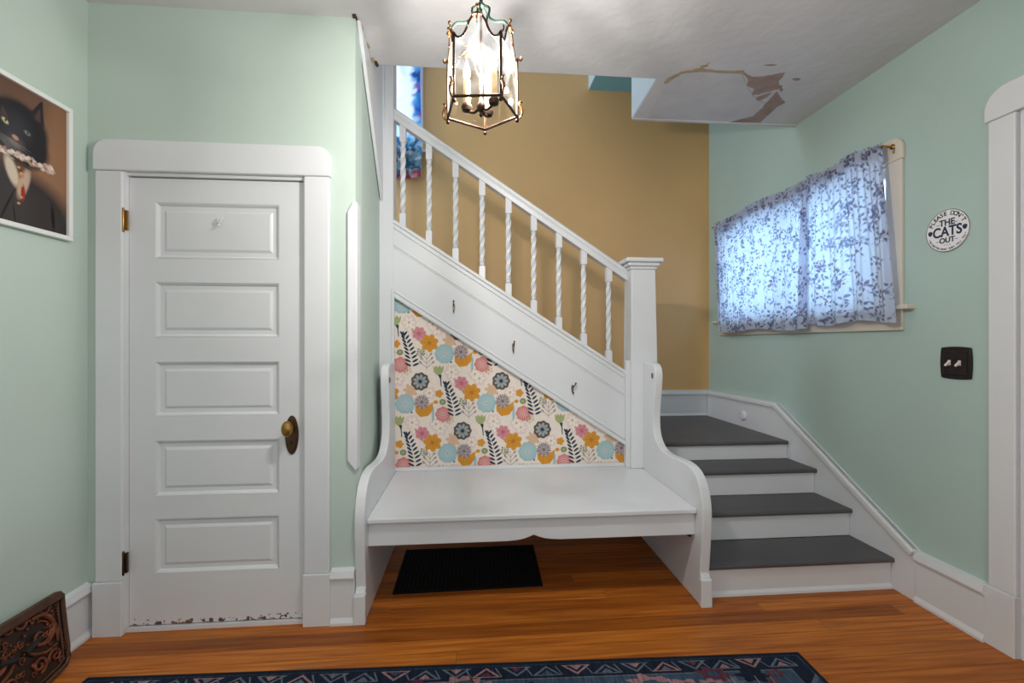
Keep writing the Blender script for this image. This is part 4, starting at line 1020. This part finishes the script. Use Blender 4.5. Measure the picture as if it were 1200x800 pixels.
# ================================================================== CAT PORTRAIT (flat print in a white frame)
PYa, PYb, PZa, PZb = 1.600, 2.030, 1.700, 2.248
pf = thing('framed_portrait', (XL, 1.815, 1.70), 'white framed print of a dark cat in an old fashioned coat on the left wall', 'picture')
bm = B(); fw = .018
for a in ((PYa, PYb, PZa, PZa + fw), (PYa, PYb, PZb - fw, PZb), (PYa, PYa + fw, PZa + fw, PZb - fw), (PYb - fw, PYb, PZa + fw, PZb - fw)):
    box(bm, XL + .001, XL + .024, *a)
obj('frame', bm, M['pframe'], pf, bevel=.002)
nu, nv = 200, 260; W_, H_ = PYb - PYa - 2 * fw + .004, PZb - PZa - 2 * fw + .004
cv = canvas(nu, nv, W_, H_, (112, 82, 66))
oy, oz = PYa + fw - .002, PZa + fw - .002
def pp(px, py): q = onX(px, py, XL + .012); return q[1] - oy, q[2] - oz
def D(px, py, rx, ry, rot, c, soft=.3, al=1.0):
    u, v = pp(px, py); dab(cv, u, v, rx, ry, rot, c, soft, al)
D(60, 200, .12, .3, 0, (150, 112, 84), 1.2, .8); D(20, 100, .25, .12, 0, (96, 72, 62), 1.2, .7); D(70, 150, .05, .2, 0, (146, 106, 78), 1.2, .6)
# coat
D(20, 262, .24, .20, 0, (52, 48, 48), .3); D(50, 262, .075, .12, .3, (58, 52, 50), .3); D(0, 250, .12, .2, 0, (64, 60, 60), .5); D(62, 255, .008, .05, .1, (26, 20, 20), .5)
D(8, 240, .004, .07, -.4, (34, 30, 30), .6); D(18, 262, .003, .08, .1, (34, 30, 30), .6)
# head
D(22, 150, .115, .10, 0, (40, 38, 42), .2); D(28, 168, .10, .085, -.4, (38, 36, 40), .25)
for px, py, rot in ((44, 132, -.5), (5, 128, .35)):
    for q_ in range(10): D(px + rot * -q_ * .9, py + 8 - q_ * 2.0, .030 - .0027 * q_, .012, rot, (42, 38, 42), .4)
    for q_ in range(6): D(px + rot * -q_ * .9, py + 8 - q_ * 2.0, .014 - .002 * q_, .009, rot, (84, 64, 62), .8, .6)
D(18, 150, .05, .05, 0, (66, 66, 76), 1.3, .6); D(10, 165, .04, .04, 0, (70, 68, 76), 1.3, .5)
D(6, 141, .020, .014, -.6, (60, 58, 56), .6); D(6, 141, .013, .0075, -.6, (196, 184, 142), .5); D(6.5, 140.5, .0035, .0055, -.4, (34, 32, 30), .6); D(32, 156, .012, .007, -.3, (120, 126, 122), .6); D(32.5, 156, .003, .005, 0, (40, 40, 42), .6); D(20, 166, .028, .018, -.4, (92, 82, 80), 1.1, .7)
D(18, 161, .012, .008, -.3, (188, 138, 118), .5); D(17, 168, .020, .010, -.4, (108, 98, 98), .9, .8)
for k in range(6): D(20 - k * 2, 168 + k, .05, .0009, -.25 - k * .08, (190, 184, 180), .8, .6)
# ruff and jabot
for k in range(60):
    t_ = k / 59; D(-4 + 66 * t_, 172 + 28 * t_ + random.uniform(-4, 4), random.uniform(.006, .014), random.uniform(.004, .008), random.uniform(-1, 1), random.choice([(214, 196, 184), (190, 164, 150), (160, 130, 116), (228, 214, 204)]), .6, .9)
D(14, 200, .020, .055, .35, (206, 190, 172), .5); D(28, 215, .018, .06, -.3, (188, 164, 146), .5); D(27, 226, .008, .030, 0, (150, 52, 40), .5); D(25, 205, .009, .010, 0, (190, 130, 80), .5)
D(24, 190, .045, .007, -.35, (70, 52, 46), .5)
for k in range(7): D(22 + (k % 2) * 3, 196 + k * 7, .006, .004, 0, (214, 160, 96), .5)
bmp = grid_mesh('portrait_print', nu, nv, lambda U_, V_: (0 * U_ + XL + .012, oy + W_ * U_, oz + H_ * V_), cv[0], M['portrait'], pf)

# ================================================================== CAST PANEL leaning at the left wall
cp_loc = Vector((XL + .09, 1.76, .0))
cp = thing('ornate_iron_grate', cp_loc, 'black and copper scrollwork iron grate leaning against the left baseboard', 'grate')
lean = math.asin(.065 / .32)
def PL(u, v, d):   # u along +y from centre, v up the panel, d out of its face
    return (cp_loc.x - math.sin(lean) * v + math.cos(lean) * d, cp_loc.y + u, cp_loc.z + .004 + math.cos(lean) * v + math.sin(lean) * d)
half = [(.060, 0), (.145, .012), (.163, .035), (.168, .070), (.175, .140), (.184, .225), (.192, .275), (.186, .285)]
out = [(-a, b) for a, b in half] ; out = half + [(-a, b) for a, b in half[::-1]]
def slab3(name, pts, d0, d1, mat, bevel=0, par=cp):
    bm = B(); A_ = [bm.verts.new(PL(u, v, d0)) for u, v in pts]; B_ = [bm.verts.new(PL(u, v, d1)) for u, v in pts]; n_ = len(pts)
    bm.faces.new(A_); bm.faces.new(B_[::-1])
    for i in range(n_): bm.faces.new([A_[i], B_[i], B_[(i + 1) % n_], A_[(i + 1) % n_]])
    return obj(name, bm, mat, par, bevel=bevel)
slab3('back_plate', out, 0, .008, M['iron'])
bm = B()
tube(bm, [PL(u * .975, v * .975 + .005, .016) for u, v in out], .008, 8, closed=True)
tube(bm, [PL(u * .88, .02 + v * .87, .012) for u, v in out], .004, 6, closed=True)
rimo = obj('rim', bm, M['ironrim'], cp, smooth=True)
# flared top flange
slab3('top_flange', [(-.188, .262), (.188, .262), (.170, .296), (-.170, .296)], .004, .030, M['ironrim'], .006)
def spiral(cx, cy, r0, turns, a0, sgn, d=.012, r=.005, grow=1.0):
    P = []
    n_ = int(26 * turns)
    for i in range(n_ + 1):
        t_ = i / n_; a = a0 + sgn * 2 * PI * turns * t_; rr = r0 * (1 - t_ * .85)
        P.append(PL(cx + rr * math.cos(a), cy + rr * math.sin(a), d + .004 * t_))
    return P
bmc = B(); bmk = B()
for s in (-1, 1):
    tube(bmc, spiral(s * .078, .180, .072, 1.0, PI / 2 + s * .3, -s), [.009 - .005 * i / 26 for i in range(27)], 6)
    tube(bmc, spiral(s * .078, .178, .050, 1.1, PI / 2, -s), .0035, 6)
    tube(bmc, spiral(s * .052, .080, .030, 1.4, -PI / 2, s), .0050, 6)
    tube(bmc, spiral(s * .115, .075, .026, 1.3, PI, -s), .0045, 6)
    tube(bmc, spiral(s * .020, .262, .026, 1.2, 0, -s), .0045, 6)
    tube(bmc, spiral(s * .118, .262, .022, 1.2, PI, s), .0042, 6)
    tube(bmc, [PL(s * a, b, .013) for a, b in ((.135, .120), (.142, .160), (.132, .205), (.120, .235))], [.003, .008, .007, .002], 6)
    tube(bmc, [PL(s * a, b, .013) for a, b in ((.020, .150), (.045, .125), (.085, .108), (.130, .112))], [.003, .006, .006, .003], 6)
    for k in range(9): ball(bmc, PL(s * (.122 + .014 * math.sin(k * .5)), .285 - k * .016, .014), .0038)
    for k in range(7): a = PI * .15 + k * .36; ball(bmc, PL(s * (.078 + .060 * math.cos(a)), .180 + .060 * math.sin(a), .013), .0045)
    for k in range(8): ball(bmc, PL(s * (.012 + k * .012), .150 + k * .0035, .012), .003)
    tube(bmk, [PL(s * a, b, .012) for a, b in ((.015, .150), (.075, .172))], .013, 6)
rg_ = random.Random(4)
for k in range(46):
    u, v = rg_.uniform(-.150, .150), rg_.uniform(.030, .272)
    tube(bmc, spiral(u, v, rg_.uniform(.008, .015), 1.1, rg_.uniform(0, 6), rg_.choice((-1, 1)), .0095), .0026, 5)
for k in range(25): ball(bmc, PL(-.156 + .013 * k, .288 - .016, .011), .0034)
for k in range(16): ball(bmc, PL(.158, .060 + .0125 * k, .011), .0034); ball(bmc, PL(-.158, .060 + .0125 * k, .011), .0034)
obj('scrollwork', bmc, M['copper'], cp, smooth=True); obj('slot_bars', bmk, M['dark'], cp)

# ================================================================== FLOOR MAT under the bench
mt = thing('floor_mat', (-.02, 2.58, 0), 'black perforated rubber mat on the floor under the bench', 'mat')
c4 = [(-.414, 2.334), (.357, 2.351), (.368, 2.818), (-.417, 2.813)]
def bil(u, v):
    a = [c4[0][i] * (1 - u) + c4[1][i] * u for i in (0, 1)]; b = [c4[3][i] * (1 - u) + c4[2][i] * u for i in (0, 1)]
    return (a[0] * (1 - v) + b[0] * v, a[1] * (1 - v) + b[1] * v)
bm = B(); prism(bm, c4, 'z', .0005, .006); obj('mat_base', bm, M['rubber'], mt)
bm = B()
for i in range(37):
    u = .008 + .984 * i / 36; a, b = bil(u - .004, 0), bil(u + .004, 0); c, d = bil(u + .004, 1), bil(u - .004, 1)
    prism(bm, [a, b, c, d], 'z', .006, .011)
for j in range(23):
    v = .012 + .976 * j / 22; a, b = bil(0, v - .006), bil(1, v - .006); c, d = bil(1, v + .006), bil(0, v + .006)
    prism(bm, [a, b, c, d], 'z', .006, .0115)
o = obj('ribs', bm, M['rubber'], mt); o['kind'] = 'stuff'

# ================================================================== RUG
rc = Vector(onZ(935, 767, 0)[:2]); rl = Vector(onZ(103, 797, 0)[:2]); ex = (rc - rl); RW = ex.length; ex.normalize(); ey = Vector((ex.y, -ex.x))
rg = thing('area_rug', (0.0, 1.2, 0), 'dark blue oriental rug with pink motifs in the foreground', 'rug')
def RP(u, v, d): p = rl + ex * u + ey * v; return (p.x, p.y, .0075 + d)
bm = B(); RL_ = 2.0
A_ = [RP(u, v, 0)[:2] for u, v in ((0, 0), (RW, 0), (RW, RL_), (0, RL_))]; prism(bm, A_, 'z', .0, .0074)
def fabric(name, c, c2):
    return paint(name, c, .95, .1, 45, .9, 260, stretch=(2.5, .35, 1), c2=c2, spec=.1)
RB = {'navy': fabric('rug_navy', (36, 46, 64), (24, 30, 44)), 'blue': fabric('rug_blue', (74, 96, 116), (46, 60, 80)), 'grey': fabric('rug_greyblue', (112, 122, 134), (74, 84, 98)), 'pink': fabric('rug_pink', (176, 138, 138), (124, 92, 98)), 'cream': fabric('rug_cream', (190, 172, 164), (150, 128, 124)), 'wine': fabric('rug_wine', (112, 64, 76), (78, 44, 56))}
obj('pile', bm, RB['navy'], rg, bevel=.002)
rp_ = Print(lambda u, v, d: RP(u, v, d), [(0.004, 0.004), (RW - .004, .004), (RW - .004, RL_), (.004, RL_)], eps=.0002)
def q(u0, v0, u1, v1, m, l): rp_.add([(u0, v0), (u1, v0), (u1, v1), (u0, v1)], RB[m], l)
q(.012, .012, RW - .012, RL_, 'blue', 0); q(.016, .014, RW - .016, RL_, 'navy', 1)
bw = .085
n = int((RW - .1) / .115)
for k in range(n):
    u = .05 + k * (RW - .1) / n; s = (RW - .1) / n; up = k % 2
    a, b = (.022, bw - .012) if up else (bw - .012, .022)
    rp_.add([(u, a), (u + s * .5, b), (u + s, a)], RB['grey' if k % 3 else 'pink'], 2); rp_.add([(u + .018, a + (b - a) * .08), (u + s * .5, b - (b - a) * .22), (u + s - .018, a + (b - a) * .08)], RB['navy'], 3)
    rp_.add([(u + .036, a + (b - a) * .1), (u + s * .5, b - (b - a) * .45), (u + s - .036, a + (b - a) * .1)], RB[random.choice(['blue', 'grey', 'wine', 'pink'])], 4)
    stroke(rp_, (u + s, bw - .014), (u + s * .8, .024), .006, RB['grey'], 3)
m_ = 14
for k in range(m_):
    v = bw + .03 + k * .115
    for sx_, sg_ in ((0.012, 1), (RW - .012, -1)):
        rp_.add([(sx_, v), (sx_ + sg_ * .06, v + .055), (sx_, v + .11)], RB['grey'], 2); rp_.add([(sx_, v + .02), (sx_ + sg_ * .035, v + .055), (sx_, v + .09)], RB['wine' if k % 2 else 'blue'], 4)
q(bw, bw, RW - bw, RL_, 'grey', 2.2); q(bw + .006, bw + .006, RW - bw - .006, RL_, 'blue', 5)
rs = random.Random(11)
for k in range(170):
    u, v = rs.uniform(bw + .03, RW - bw - .03), bw + .01 + rs.uniform(0, 1) ** 1.2 * 1.2
    m1 = rs.choice(['pink', 'pink', 'cream', 'navy', 'wine', 'grey']); r_ = rs.uniform(.02, .055)
    pts = circ(u, v, r_ * 1.5, r_ * .8, 22, rs.uniform(-.3, .3), .28, rs.choice([5, 6, 8]))
    rp_.add(pts, RB[m1], 6 + (k % 4)); 
    if m1 != 'navy': rp_.add(circ(u, v, r_ * .7, r_ * .35, 12, 0, .2, 5), RB[rs.choice(['navy', 'blue', 'wine'])], 10 + (k % 3))
for k in range(300):
    u, v = rs.uniform(bw, RW - bw), rs.uniform(bw + .01, 1.2); stroke(rp_, (u, v), (u + rs.uniform(-.004, .004), v + rs.uniform(.02, .07)), .0025, RB[rs.choice(['grey', 'navy', 'cream'])], 14)
o = rp_.build('woven_pattern', rg)
# dark selvage edges
bm = B()
for a, b in (((0, 0), (RW, 0)), ((RW, 0), (RW, RL_)), ((0, 0), (0, RL_))):
    p0, p1 = RP(*a, 0), RP(*b, 0); tube(bm, [(p0[0], p0[1], .0055), (p1[0], p1[1], .0055)], .0052, 6)
obj('bound_edge', bm, flat('rug_binding', (24, 28, 38), .95), rg)
